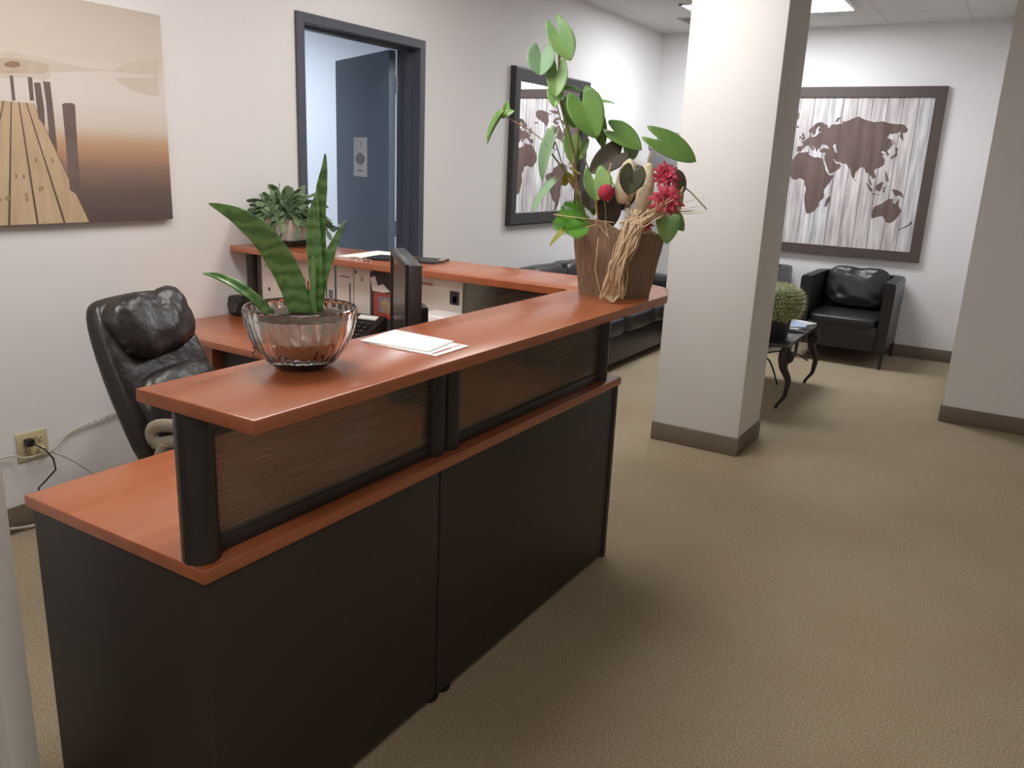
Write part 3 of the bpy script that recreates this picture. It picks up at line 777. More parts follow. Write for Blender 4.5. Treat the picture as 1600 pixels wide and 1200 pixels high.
# dark leaves
for args in ((fp(966, 240, -.02), fp(920, 268, -.04), 44, 'leafdark'), (fp(922, 302, -.08), fp(922, 328, -.1), 30, 'leafdark'), (fp(950, 315, -.08), fp(952, 358, -.09), 42, 'leafdark'),
             (fp(990, 268, -.16), fp(980, 304, -.17), 40, 'leafolive'), (fp(992, 268, -.155), fp(1003, 292, -.16), 26, 'leafolive'), (fp(975, 300, -.05), fp(965, 330, -.06), 40, 'leafdark'), (fp(1056, 275, .0), fp(1070, 300, .0), 24, 'leafolive'), (fp(1020, 330, -.06), fp(985, 345, -.08), 20, 'leafdark')):
    q = heart(args[0], args[1], args[2], M[args[3]], lobe=.3, fold=.25, name='dried_leaf'); q['label'] = 'dark brown dried leaf'
# stems
root = FB+V((0, 0, .17))
def st(u0, v0, d0, u1, v1, d1, r=.0025, bend=.03, m_=None):
    a, b = fp(u0, v0, d0), fp(u1, v1, d1); mid = (a+b)/2+V((0, bend*.5, bend))
    stem([a, a*.6+mid*.4, mid, b*.6+mid*.4, b], r, m_)
st(905, 340, 0, 896, 240, .03, .008, 0); st(896, 240, .03, 874, 150, .0, .006, 0); st(874, 150, .0, 875, 75, .02, .0028, 0); st(915, 345, 0, 895, 255, .0, .006, 0, M['twig'])
st(872, 150, 0, 873, 55, .02, .002, 0); st(885, 215, .03, 848, 92, -.02, .002, .01); st(900, 250, .03, 910, 162, -.02, .003, .0); st(905, 250, .04, 931, 180, .03, .002, 0); st(945, 290, .0, 935, 180, .03, .002, 0)
st(930, 290, .0, 908, 235, .0, .003, 0); st(948, 250, .02, 938, 165, .04, .0018, 0); st(958, 225, .0, 945, 205, .0, .0018, .01); st(958, 250, .0, 957, 210, .0, .0018, 0)
st(1005, 270, -.02, 1032, 223, 0, .0022, .01, M['raffia']); st(870, 235, -.04, 786, 180, -.06, .0018, .01, M['twig']); st(880, 262, -.04, 868, 222, -.08, .002, .0); st(905, 300, -.02, 862, 240, -.05, .003, .0)
st(910, 310, -.05, 888, 278, -.05, .007, 0, M['twig']); st(935, 362, -.14, 931, 312, -.14, .004, 0, M['twig']); st(948, 350, -.1, 945, 312, -.1, .003, 0); st(985, 350, -.1, 983, 300, -.14, .003, 0, M['twig'])
st(945, 300, -.11, 955, 255, -.12, .004, 0, M['raffia']); st(1060, 285, .02, 1104, 327, .0, .0022, .01); st(868, 280, -.06, 871, 310, -.1, .0012, .0, M['raffia']); st(878, 262, -.05, 868, 282, -.07, .0015, 0, M['raffia'])
st(890, 262, -.02, 906, 272, -.03, .004, 0, M['leafyellow'])
# fern sprigs
def fern(u0, v0, u1, v1, d, m_=M['fern']):
    a, b = fp(u0, v0, d), fp(u1, v1, d-.03); ax = (b-a); Lg = ax.length; ax.normalize()
    s = ax.cross(V((-.8, -.4, .4))).normalized(); nn = s.cross(ax)
    mb = MB().tube([a, b], .0012, 5)
    for i in range(12):
        t = .12+.85*i/12; w = .036*math.sin(PI*min(1, .2+t*.8))+.006
        for sg_ in (-1, 1):
            q = a+ax*Lg*t; e_ = q+s*sg_*w+ax*w*.7+nn*.004
            m_d = (e_-q); sd_ = m_d.cross(nn).normalized()*.0045
            mb.slab([q, q+m_d*.5+sd_, e_, q+m_d*.5-sd_], nn*.001)
    return mb.build('fern_sprig', m_, fb)
fern(920, 352, 868, 338, -.12); fern(915, 350, 878, 320, -.06); fern(925, 350, 885, 360, -.15); fern(930, 345, 905, 318, -.04, M['leaf']); fern(922, 350, 862, 352, -.1)
# crimson flowers
def bloom(u, v, d, rpx, nrm, seed, open_=1):
    c = fp(u, v, d); n = V(nrm).normalized(); x = n.cross(V((0, 0, 1))).normalized(); y = x.cross(n); r = rpx*FX
    mb = MB(); rd = random.Random(seed)
    for lay, (cnt_, rr_, el) in enumerate(((13, 1.0, .15), (10, .85, .6), (7, .6, 1.05))):
        for i in range(cnt_):
            a = 2*PI*(i+.5*lay+rd.uniform(-.15, .15))/cnt_
            d_ = (x*math.cos(a)+y*math.sin(a))*math.cos(el)+n*math.sin(el)
            s = d_.cross(n).normalized(); k = rr_*r*rd.uniform(.85, 1.1); w = r*.16
            up = s.cross(d_).normalized()
            if up.dot(n) < 0: up = -up
            P = [c+d_*k*t-up*k*.15*t*t for t in (.05, .35, .7, 1)]
            ww = [.4*w, w, w*.9, .08*w]
            rows = [[mb.bm.verts.new(P[j]+s*ww[j]*q+up*w*.35*abs(q)) for q in (-1, 0, 1)] for j in range(4)]
            for A, B_ in zip(rows, rows[1:]):
                for q in range(2): mb.bm.faces.new((A[q], A[q+1], B_[q+1], B_[q]))
    mb.ball(c+n*.008, r*.16, 8)
    return mb.build('flower', M['red'], fb, solid=.001, smooth=80)
bloom(1040, 275, -.08, 24, (-.8, -.5, .45), 1); bloom(1041, 312, -.16, 27, (-.9, -.4, .15), 2); bloom(966, 248, .02, 11, (-.8, -.3, .5), 3); bloom(1009, 350, -.07, 13, (-.8, -.4, .2), 4)
# velvet ball, cones
mb = MB().ball(fp(947, 301, -.17), 13*FX*.95, 14); mb.build('red_ball', M['redball'], fb)
def cone(u0, v0, u1, v1, d0, d1, rpx):
    a, b = fp(u0, v0, d0), fp(u1, v1, d1); mb = MB()
    ts = [i/12 for i in range(13)]; rs = [rpx*FX*(max(.02, math.sin(PI*(.08+.9*t)))**.45) for t in ts]
    mb.tube([a.lerp(b, t) for t in ts], rs, 16); return mb.build('dried_cone', M['cream'], fb, smooth=80)
cone(974, 318, 985, 250, -.1, -.06, 17); cone(1000, 345, 1015, 255, -.11, -.08, 13)
# raffia
mb = MB(); rd = random.Random(11)
foot = bk(-.14, -.02, .004)
for i in range(44):
    u0 = 936+rd.random()*38; u1 = 950+rd.random()*22; u2 = 965+rd.random()*32
    p0 = fp(u0, 468-rd.random()*5, -.185); p1 = fp(u1+rd.uniform(-4, 4), 425+rd.uniform(-15, 15), -.19-rd.random()*.012); p2 = fp(u1+14+rd.uniform(-6, 12), 385, -.195-rd.random()*.012); p3 = fp(u2+rd.uniform(0, 15), 352+rd.uniform(-5, 5), -.18-rd.random()*.02)
    if i % 2: p4 = fp(1000+rd.random()*50, 330+rd.uniform(-8, 10), -.15-.02*rd.random())
    else: p4 = fp(975+rd.random()*30, 335+rd.uniform(-10, 6), -.16)
    p0.z = max(p0.z, ZC+.005)
    q = [p0, p0.lerp(p1, .5)+V((0, rd.uniform(-.006, .006), 0)), p1, p1.lerp(p2, .5), p2, p3, p4]
    mb.tube(q, [.0022+rd.random()*.0018]*7, 5, flat=.45)
# bottom loops
for i in range(7):
    a = fp(938+i*3, 455+rd.uniform(-4, 4), -.185); b = fp(972-i*3, 455+rd.uniform(-4, 4), -.185); c = fp(955+rd.uniform(-6, 6), 470, -.195)
    c.z = ZC+.006; mb.tube([a, a.lerp(c, .6)-V((0, 0, .004)), c, b.lerp(c, .6)-V((0, 0, .004)), b], .003, 5, flat=.5)
for s_ in ((935, 372, 930, 420, 937, 455), (978, 395, 981, 430, 976, 462)):
    mb.tube([fp(s_[0], s_[1], -.19), fp(s_[2], s_[3], -.19), fp(s_[4], s_[5], -.185)], .0022, 5)
# fan to the right and loose straws
for i in range(16):
    p3 = fp(985+rd.random()*30, 345+rd.uniform(-6, 8), -.17); e_ = fp(1040+rd.random()*64, 320+rd.uniform(-14, 16), -.1)
    mb.tube([p3, p3.lerp(e_, .5)+V((0, 0, .008)), e_], [.003, .0025, .001], 5, flat=.5)
for i in range(7):
    p3 = fp(1000+rd.random()*45, 335, -.17); e_ = fp(1022+i*5, 318-rd.random()*12, -.19); mb.tube([p3, e_], [.0025, .002], 5)
for a_ in ((865, 335, 960, 348), (870, 337, 930, 343), (896, 362, 932, 350), (945, 345, 950, 368), (936, 352, 952, 372), (1060, 320, 1068, 292), (1068, 292, 1063, 300), (990, 335, 1000, 300), (975, 330, 985, 305)):
    mb.tube([fp(a_[0], a_[1], -.15), fp(a_[2], a_[3], -.17)], [.0028, .0022], 5, flat=.6)
q = mb.build('raffia_tie', M['raffia'], fb, smooth=80); q['label'] = 'pale raffia strands tied down the basket front'

# ------------------------------------------------------------------ office chair
oc = thing('office_chair', (1.815, 2.205, 0), 'black leather high-back office chair behind the desk', 'office chair', rz=math.radians(17))
def cb(name, m_, mb, **k): return mb.build(name, m_, oc, world=False, **k)
# local: -y forward
prof = [(.20, .44, .205, .11), (.222, .54, .23, .12), (.262, .66, .24, .125), (.312, .78, .235, .12), (.365, .90, .22, .105), (.395, .972, .20, .095), (.405, 1.002, .18, .07), (.408, 1.014, .15, .035)]
lst = []
for (y, z, hw, tk) in prof:
    r = []
    for k in range(40):
        a = 2*PI*k/40; ca, sa = math.cos(a), math.sin(a)
        ex = math.copysign(abs(ca)**.45, ca)*hw; ey = math.copysign(abs(sa)**.6, sa)*tk*.5
        wob = .006*noise.noise(V((ex*14, ey*14, z*16)))
        r.append((ex, y+ey+wob+.03*(ex/hw)**2*(-1 if sa < 0 else -1)*.8, z))
    lst.append(r)
cb('backrest', M['leather2'], MB().loft(lst), sub=1, smooth=80)
Rt = Matrix.Rotation(math.radians(-24), 3, 'X')
cb('head_cushion', M['leather2'], MB().cushion((.02, .322, .915), (.40, .135, .23), Rt, pw=.6, n=34, wrinkle=.020, wscale=11, seed=4), smooth=80)
cb('lumbar_cushion', M['leather2'], MB().cushion((0, .205, .655), (.41, .13, .26), Rt, pw=.55, n=24, wrinkle=.010, wscale=11, seed=8), smooth=80)
cb('seat', M['leather2'], MB().cushion((0, -.06, .465), (.50, .50, .13), None, pw=.4, n=24, wrinkle=.008, wscale=8, seed=2), smooth=80)
for sx in (-1, 1):
    x = sx*.262
    mb = MB()
    loop0 = [(x, .115, .60), (x, .125, .63), (x, .10, .655), (x, .03, .663), (x, -.08, .662), (x, -.18, .652), (x, -.20, .635), (x, -.18, .622), (x, -.08, .618), (x, .03, .612), (x, .09, .598), (x, .115, .605)]
    loop = []
    for i in range(len(loop0)-1):
        q0, q1, q2, q3 = [V(loop0[j % (len(loop0)-1)]) for j in (i-1, i, i+1, i+2)]
        for k in range(4):
            t = k/4; loop.append(.5*((2*q1)+(q2-q0)*t+(2*q0-5*q1+4*q2-q3)*t*t+(3*q1-q0-3*q2+q3)*t**3))
    loop.append(loop[0])
    mb.tube(loop, .013, 10, cap=False, flat=1.7)
    mb.tube([(x, .075, .60), (x, .095, .55), (x, .085, .49), (x*.9, .03, .44), (x*.6, -.02, .41)], [.020, .024, .026, .024, .02], 10)
    ar = cb('armrest', M['taupe'], mb, smooth=60); ar['label'] = 'taupe plastic loop armrest'
    pd = MB().cushion((x, -.09, .678), (.055, .20, .026), None, pw=.5, n=10).build('arm_pad', M['blackplastic'], ar, world=False)
cb('seat_plate', M['blackplastic'], MB().box((-.16, -.2, .375), (.16, .16, .405), .01))
cb('gas_column', M['blackmetal'], MB().tube([(0, 0, .10), (0, 0, .24)], .032, 16).tube([(0, 0, .24), (0, 0, .38)], .02, 16))
for k in range(5):
    a = 2*PI*k/5+.3; c, s = math.cos(a), math.sin(a)
    lg = cb('leg', M['blackplastic'], MB().tube([(c*.03, s*.03, .11), (c*.17, s*.17, .10), (c*.29, s*.29, .075)], [.03, .024, .018], 8))
    mb = MB()
    for e_ in (-.014, .014):
        mb.tube([(c*.29-s*(e_-.008), s*.29+c*(e_-.008), .027), (c*.29-s*(e_+.008), s*.29+c*(e_+.008), .027)], .027, 14)
    mb.tube([(c*.29, s*.29, .03), (c*.29, s*.29, .075)], .006, 6)
    mb.build('caster', M['blackplastic'], lg, world=False)

# ------------------------------------------------------------------ wall outlet and cables
ou = thing('wall_outlet', (1.66, W, .338), 'ivory double wall outlet low on the left wall', 'wall outlet')
MB().box((1.598, W-.008, .280), (1.722, W, .395), .004).build('cover_plate', M['ivory'], ou)
for cx in (1.636, 1.684):
    for cz in (.360, .316):
        MB().box((cx-.016, W-.010, cz-.014), (cx+.016, W-.008, cz+.014), .003).build('receptacle', M['ivory'], ou)
        mb = MB()
        mb.box((cx-.009, W-.0105, cz), (cx-.006, W-.0098, cz+.009)); mb.box((cx+.006, W-.0105, cz), (cx+.009, W-.0098, cz+.009)); mb.tube([(cx, W-.0105, cz-.006), (cx, W-.0098, cz-.006)], .003, 8)
        mb.build('slots', M['inkdark'], ou)
def cable(name, pts, r, m_, label):
    P = [V(p) for p in pts]; n = len(P); q = []
    for i in range(n-1):
        p0 = P[max(i-1, 0)]; p1 = P[i]; p2 = P[i+1]; p3 = P[min(i+2, n-1)]
        for k in range(8):
            t = k/8; q.append(.5*((2*p1)+(p2-p0)*t+(2*p0-5*p1+4*p2-p3)*t*t+(3*p1-p0-3*p2+p3)*t**3))
    q.append(P[-1])
    return tag(MB().tube(q, r, 7).build(name, m_, origin=P[0], smooth=80), label, 'cable')
wl = W-.016
c = cable('cable', [(1.2, wl, .29), (1.531, wl, .322), (1.60, W-.055, .312), (1.66, W-.06, .312), (1.715, W-.055, .318), (1.80, wl, .352), (1.885, wl, .372), (1.98, wl, .385), (2.048, wl, .402), (2.12, wl, .44), (2.19, wl, .47)], .0036, M['whitecord'], 'grey cable swagged along the left wall past the outlet')
mb = MB()
for x, z in ((1.90, .378), (1.93, .382), (1.955, .387), (1.985, .391), (2.005, .396), (2.085, .426)):
    mb.obox((x, wl-.005, z), (.016, .003, .013), Matrix.Rotation(-.25, 3, 'Y'))
for v in mb.bm.verts: v.co -= c.location
tp = mb.build('tape', mat('shiny_clear_tape', sr(240, 240, 240), .1, var=.03), c, world=False); tp['label'] = 'shiny clear tape on the cable'
o = thing('power_cable', (1.636, W-.03, .36), 'black power cord plugged into the ivory outlet', 'power cord')
MB().box((1.622, W-.045, .345), (1.652, W-.011, .375), .006).build('plug', M['blackplastic'], o)
pts = [(1.642, W-.045, .358), (1.665, W-.085, .335), (1.69, W-.09, .29), (1.705, W-.07, .235), (1.66, W-.07, .20), (1.63, W-.07, .18), (1.63, W-.08, .06), (1.68, W-.09, .01)]
MB().tube(pts, .0035, 7).build('cord', M['blackplastic'], o, smooth=80)
o = thing('power_cable', (1.684, W-.03, .32), 'white power cord plugged into the lower right outlet socket', 'power cord')
MB().box((1.672, W-.036, .306), (1.696, W-.011, .328), .005).build('plug', M['ivory'], o)
MB().tube([(1.69, W-.036, .315), (1.74, W-.05, .285), (1.80, W-.05, .235), (1.86, W-.06, .17), (1.9, W-.08, .05), (1.96, W-.1, .012)], .0035, 7).build('cord', M['whitecord'], o, smooth=80)
o = thing('power_adapter', (1.70, 3.08, 0), 'small pale power adapter on the floor behind the desk', 'power adapter')
MB().box((1.66, 3.03, 0), (1.76, 3.10, .045), .008).build('adapter_case', M['paper'], o)
cable('cable', [(1.3, 3.17, .012), (1.5, 3.19, .03), (1.56, 3.195, .02), (1.62, 3.19, .012), (1.75, 3.17, .012), (1.9, 3.12, .008)], .006, M['whitecord'], 'pale cable lying on the carpet against the baseboard')

# ------------------------------------------------------------------ pier canvas
CZ0, CZ1, CX0, CX1 = 1.205, 2.035, 1.05, 2.354
cv = thing('canvas_picture', (1.7, W, CZ0), 'sepia canvas picture of a wooden pier on misty water', 'picture')
mt, nt, p = newmat('misty_lake_print')
L = nt.links
tc = N(nt, 'ShaderNodeTexCoord'); sx = N(nt, 'ShaderNodeSeparateXYZ'); L.new(tc.outputs['Object'], sx.inputs[0])
mr = N(nt, 'ShaderNodeMapRange'); mr.inputs['From Min'].default_value = 0; mr.inputs['From Max'].default_value = CZ1-CZ0; L.new(sx.outputs['Z'], mr.inputs['Value'])
rp = N(nt, 'ShaderNodeValToRGB'); cr = rp.color_ramp
cr.elements[0].position = 0; cr.elements[0].color = sr(100, 87, 84); cr.elements[1].position = 1; cr.elements[1].color = sr(198, 186, 173)
for pos, c_ in ((.14, (114, 98, 93)), (.25, (150, 122, 107)), (.33, (190, 150, 120)), (.375, (198, 164, 130)), (.44, (216, 204, 190)), (.56, (222, 215, 209)), (.68, (220, 211, 203)), (.76, (212, 200, 187)), (.9, (206, 194, 182))):
    e = cr.elements.new(pos); e.color = sr(*c_)
L.new(mr.outputs[0], rp.inputs[0]); L.new(rp.outputs[0], p.inputs['Base Color']); p.inputs['Roughness'].default_value = .8
M['lake'] = mt
M['plank'] = mat('sepia_plank_print', sr(204, 180, 148), .8, col2=sr(188, 162, 130), scale=6, stretch=(5, 1, 1))
M['plankgap'] = mat('sepia_plank_gap_print', sr(98, 80, 68), .8, var=.1)
M['pile'] = mat('sepia_piling_print', sr(124, 108, 101), .8, col2=sr(106, 92, 86), scale=10)
M['island'] = mat('sepia_island_print', sr(186, 160, 132), .8, col2=sr(206, 192, 176), scale=16)
M['islandfar'] = mat('pale_far_shore_print', sr(209, 195, 179), .8, col2=sr(212, 201, 188), scale=14)
M['knot'] = mat('plank_knot_print', sr(160, 130, 104), .8, var=.1)
mb = MB().box((CX0, W-.032, CZ0), (CX1, W, CZ1), .002)
CY = W-.032
def cpt(u, v): q = at(u, v, 'y', CY); return V((min(max(q.x, CX0), CX1), CY, min(max(q.z, CZ0), CZ1)))
def cpoly(pts, mi, lift): mb.use(mi).slab([cpt(u, v)+V((0, 0, 0)) for u, v in pts], (0, -lift, 0))
def cx(x0, z0): return V((x0, CY, z0))
# island and its far shore
cpoly([(-60, 88), (-20, 82), (12, 80), (34, 84), (60, 88), (78, 94), (100, 99), (140, 106), (180, 110), (120, 112), (79, 113), (77, 122), (70, 126), (40, 121), (-60, 124)], 6, .0003)
cpoly([(-60, 97), (-20, 92), (8, 90), (30, 92), (62, 97), (76, 101), (76, 110), (66, 116), (30, 114), (-60, 118)], 5, .0005)
cpoly([(6, 99), (18, 95), (30, 97), (32, 103), (22, 106), (8, 104)], 4, .0007)
cpoly([(175, 112), (195, 100), (222, 94), (246, 92), (247, 118), (226, 116)], 6, .0002)
cpoly([(178, 122), (247, 120), (249, 150), (232, 149), (205, 140), (188, 130)], 6, .0002)
# dock: fan of planks
vp = cpt(17, 60); tl = cpt(-2, 157); trr = cpt(52, 157); brr = cpt(141, 348)
zt = tl.z; zb = CZ0+.001
xr_t, xr_b = trr.x, brr.x
xc_t = cpt(22, 157).x; xc_b = cpt(14, 350).x
npl = 5; wt_ = (xr_t-xc_t)/2.6; wb_ = (xr_b-xc_b)/3.0
ks = [-3, -2, -1, 0, 1, 2, 3]
edges_t = [xc_t+wt_*(k-.4) for k in ks]; edges_b = [xc_b+wb_*(k) for k in ks]
edges_b[-1] = xr_b; edges_t[-1] = xr_t
mb.use(2).slab([cx(edges_t[0], zt), cx(edges_t[-1], zt), cx(edges_b[-1], zb), cx(max(CX0, edges_b[0]), zb)], (0, -.0004, 0))
for i in range(6):
    g1, g2 = .004, .0085
    mb.use(1).slab([V((edges_t[i]+g1/2, CY-.0004, zt)), V((edges_t[i+1]-g1/2, CY-.0004, zt)), V((edges_b[i+1]-g2/2, CY-.0004, zb)), V((edges_b[i]+g2/2, CY-.0004, zb))], (0, -.0004, 0))
# nail knots
for u, v in ((10, 310), (25, 275), (37, 276), (41, 305), (42, 312), (62, 296), (66, 294), (56, 250), (14, 308), (0, 312), (82, 251)):
    q = cpt(u, v); mb.use(7).slab([q+V((.0045*math.cos(a), -.0008, .009*math.sin(a))) for a in [2*PI*k/8 for k in range(8)]], (0, -.0003, 0))
# pilings
cpoly([(97, 163), (101, 161), (113, 161), (117, 164), (121, 232), (126, 300), (118, 303), (109, 297), (104, 235)], 3, .0012)
cpoly([(67, 127), (78, 128), (84, 180), (90, 238), (77, 214), (72, 160)], 3, .0012)
cpoly([(53, 129), (63, 129), (69, 170), (70, 197), (60, 185)], 3, .0012)
cpoly([(43, 120), (50, 121), (53, 157), (47, 157)], 3, .0012)
cpoly([(15, 118), (20, 118), (24, 157), (19, 157)], 3, .0012)
mb.build('canvas', [M['lake'], M['plank'], M['plankgap'], M['pile'], M['knot'], M['island'], M['islandfar'], M['knot']], cv)

# ------------------------------------------------------------------ mirror
mi_ = thing('wall_mirror', (5.7, W, 1.06), 'black framed rectangular mirror hanging above the leather sofa', 'mirror')
mx0, mx1, mz0, mz1, fw = 5.166, 6.336, 1.060, 2.160, .088
def frame4(x0, x1, z0, z1, fw, y0, y1, name, m_, par):
    mb = MB(); o4 = [(x0, z0), (x1, z0), (x1, z1), (x0, z1)]; i4 = [(x0+fw, z0+fw), (x1-fw, z0+fw), (x1-fw, z1-fw), (x0+fw, z1-fw)]
    lst = [[(x, y1, z) for x, z in o4], [(x, y0+.004, z) for x, z in o4], [(x+(.012 if x < (x0+x1)/2 else -.012), y0, z+(.012 if z < (z0+z1)/2 else -.012)) for x, z in o4],
           [(x, y0+.01, z) for x, z in i4], [(x, y1, z) for x, z in i4]]
    rg = mb.ringsof(lst); mb.skin(rg+[rg[0]], cap=False); return mb.build(name, m_, par, smooth=20)
frame4(mx0, mx1, mz0, mz1, fw, W-.045, W, 'frame', M['mframe'], mi_)
MB().box((mx0+fw-.005, W-.014, mz0+fw-.005), (mx1-fw+.005, W-.008, mz1-fw+.005)).build('mirror_glass', M['mirror'], mi_)

# ------------------------------------------------------------------ world map picture
mp_ = thing('map_picture', (B, 1.796, .825), 'large framed world map printed on weathered white planks', 'picture')
fy0, fy1, fz0, fz1, ff = .702, 2.890, .825, 2.255, .083
mb = MB()
o4 = [(fy0, fz0), (fy1, fz0), (fy1, fz1), (fy0, fz1)]; i4 = [(fy0+ff, fz0+ff), (fy1-ff, fz0+ff), (fy1-ff, fz1-ff), (fy0+ff, fz1-ff)]
rg = mb.ringsof([[(B, y, z) for y, z in o4], [(B-.04, y, z) for y, z in o4], [(B-.036, y, z) for y, z in i4], [(B, y, z) for y, z in i4]])
mb.skin(rg+[rg[0]], cap=False); mb.build('frame', M['frame'], mp_, smooth=20)
M['whiteplank'] = mat('whitewashed_plank_print', sr(232, 230, 230), .7, col2=sr(164, 160, 163), scale=3.2, stretch=(1, 9, .8), detail=8)
M['whiteplank2'] = mat('warm_whitewashed_plank_print', sr(224, 219, 217), .7, col2=sr(158, 149, 149), scale=3.2, stretch=(1, 9, .8), detail=8)
M['mapbrown'] = mat('brown_continent_print', sr(114, 93, 87), .7, col2=sr(88, 71, 67), scale=2.6, stretch=(1, 7, .8), detail=7)
M['plankline'] = mat('dark_plank_joint_print', sr(92, 82, 80), .7, var=.1)
iy0, iy1, iz0, iz1 = fy0+ff-.003, fy1-ff+.003, fz0+ff-.003, fz1-ff+.003
mb = MB().use(2).box((B-.014, iy0, iz0), (B-.004, iy1, iz1))
npk = 17; pw_ = (iy1-iy0)/npk
rd = random.Random(5)
for i in range(npk):
    mb.use(0 if rd.random() < .65 else 1).box((B-.017, iy0+pw_*i+.0022, iz0), (B-.014, iy0+pw_*(i+1)-.0022, iz1))
def merc(lat): return math.degrees(math.log(math.tan(PI/4+math.radians(lat)/2)))
def ll(lon, lat, lift): return V((B-.017-lift, 1.733-.006*(1-.000055*lat*lat)*(lon-10), 1.433+.0075*lat))
EURASIA = [(-9, 37), (-9, 43), (-2, 43.5), (-1, 46), (-4.5, 48.3), (1, 50), (4, 52), (8, 54), (8, 57), (10.5, 57.5), (11, 54), (18, 54.6), (21, 57), (23.5, 59), (29, 60), (24, 60), (21.5, 61), (22, 63.5), (25, 65.3), (22, 65.8), (17.5, 62), (18.5, 60), (16.5, 57), (14, 55.5), (11.5, 59), (8, 58), (5, 60), (6, 63), (12, 66), (16, 69), (25, 71), (31, 70), (41, 67), (38, 64.5), (44, 66), (46, 68.3), (55, 68.5), (60, 69), (67, 69), (68, 72.5), (73, 71.5), (80, 73), (87, 75), (98, 76.5), (104, 77.5), (113, 74), (120, 73), (130, 71.5), (140, 72.5), (150, 71.5), (160, 70), (170, 70), (179, 68.8), (178, 64.5), (172, 61), (164, 60), (162, 57), (157, 51.5), (156, 57), (163, 62.3), (155, 59.5), (143, 59.3), (135, 54.8), (141, 53), (140, 48), (133, 43), (128, 41), (129.4, 36), (126.5, 34.8), (125.5, 39), (121.5, 40.5), (118, 39), (122.5, 37), (119.5, 35), (122, 31), (120, 26), (115, 22.7), (110, 21), (107, 20), (106, 17), (109, 12), (105, 9), (102, 12.5), (100, 13.3), (99.5, 9.5), (103, 5), (104, 1.4), (101, 2.8), (98.3, 8), (98.5, 15), (94.5, 16), (92, 21.5), (88, 21.8), (85, 19.8), (80.3, 15.5), (79.5, 10.3), (77.5, 8), (75, 12), (73, 19), (70, 21), (67, 24.8), (61, 25.2), (57, 26.5), (52, 27.5), (49, 30), (48, 29.5), (51, 25), (54, 24.2), (56.3, 26), (59.5, 22.5), (57, 19), (52, 16), (45, 13), (43, 14), (39, 21), (35, 28), (34.3, 31.3), (36, 36.4), (31, 36.6), (27.5, 37), (26.5, 40), (29, 41), (35, 42), (41.5, 41.3), (38, 44.5), (36, 45.5), (33, 45.5), (31, 46.5), (28.5, 44), (28, 41.8), (24, 40.7), (22.5, 37), (19.5, 41), (13.5, 45.3), (18, 40.2), (16, 38.2), (12.3, 41.5), (8.8, 44.3), (3.2, 43), (0, 40), (-2, 37)]
AFRICA = [(-6, 35.8), (-9.5, 32), (-13, 27.5), (-17, 21), (-17.2, 14.7), (-13, 9), (-8, 4.4), (4, 6.3), (9, 4), (9.5, 0), (13, -6), (12, -15), (15, -26), (18.4, -34.3), (25, -34), (31.5, -29.5), (35.5, -24), (35, -20), (40.5, -15), (39, -6), (43, 0), (51, 11.5), (43.5, 11.5), (39, 15.5), (35, 24), (32.6, 29.8), (25, 31.6), (20, 31), (15, 32.3), (10.3, 34), (10.8, 37), (0, 36)]
NAM = [(-168, 66), (-156, 71), (-135, 69), (-115, 68), (-95, 70), (-82, 67), (-93, 61), (-82, 55), (-79, 52), (-78, 58), (-77, 62.5), (-65, 60), (-56, 52.5), (-66, 50), (-60, 46), (-70, 43), (-75, 37), (-81, 31), (-80, 25.5), (-83, 30), (-90, 29.5), (-97, 27), (-97, 20), (-91, 18.7), (-87, 21.3), (-88, 16), (-83, 14), (-81, 8.5), (-77.5, 8.5), (-80, 7.3), (-87, 12.8), (-95, 16), (-105, 20), (-112, 28), (-114.5, 31), (-109.5, 23), (-117, 33), (-124, 40), (-124, 48), (-134, 58), (-150, 60.5), (-162, 55), (-158, 59), (-165, 62)]
SAM = [(-77.5, 8.5), (-72, 12), (-62, 10.5), (-51, 4), (-50, 0), (-35.3, -6), (-39, -14), (-42, -22.7), (-48.5, -27), (-54, -34), (-58, -38.5), (-65, -42), (-68.5, -51), (-66, -55), (-74, -52), (-73.5, -40), (-70.3, -18.5), (-76, -14), (-81, -5), (-80, 1)]
GRN = [(-44, 60), (-53, 67), (-57, 76), (-68, 76.5), (-45, 82), (-22, 81), (-20, 74), (-25, 70), (-38, 65.5)]
AUS = [(114, -22), (113.5, -26), (115.7, -32), (118, -35), (124, -33), (131, -31.5), (136, -34.8), (138, -35.5), (140, -38), (146, -39), (150, -37), (153, -30), (153, -25), (146, -19), (142.5, -10.7), (140.5, -17.5), (136, -15), (136.8, -12), (131, -11.5), (127, -14), (122, -18)]
MAD = [(44, -25), (47, -25), (50.5, -15.5), (49, -12), (44.3, -16.5)]
UK = [(-5, 50), (1.5, 51.2), (0, 53.5), (-2, 57.5), (-5, 58.5), (-6, 56), (-3, 54), (-5, 52)]
IRE = [(-10, 52), (-6, 52.2), (-6, 55), (-9, 54)]
ICE = [(-22, 64), (-14, 64.5), (-15, 66.3), (-22, 66)]
JAP = [(130, 31.5), (135.5, 33.7), (140.8, 35.5), (141.8, 39.5), (145, 43.5), (141.8, 45.3), (140, 42), (139.5, 38.5), (136.5, 36.8), (131, 34.3)]
BOR = [(109, 1.5), (110.5, -3), (116, -4), (119, 5), (117, 7)]
SUM = [(95.3, 5.5), (98.5, 3.8), (106, -3), (105.5, -6), (101, -3)]
JAV = [(105.5, -6.5), (114.5, -7.7), (114, -8.7), (106, -7.5)]
SUL = [(119.5, 0.5), (125, 1.3), (121, -1), (123, -4.5), (120, -5.3)]
NG = [(131, -0.8), (137.5, -1.6), (145, -4.3), (150.5, -10.5), (144, -7.6), (138, -8.3), (133, -4)]
PHI = [(120.5, 18.5), (122, 18.2), (124, 13), (126.3, 7), (122, 7.5), (121, 13)]
SAK = [(142.5, 54), (144, 49.5), (142.5, 46), (141.8, 50)]
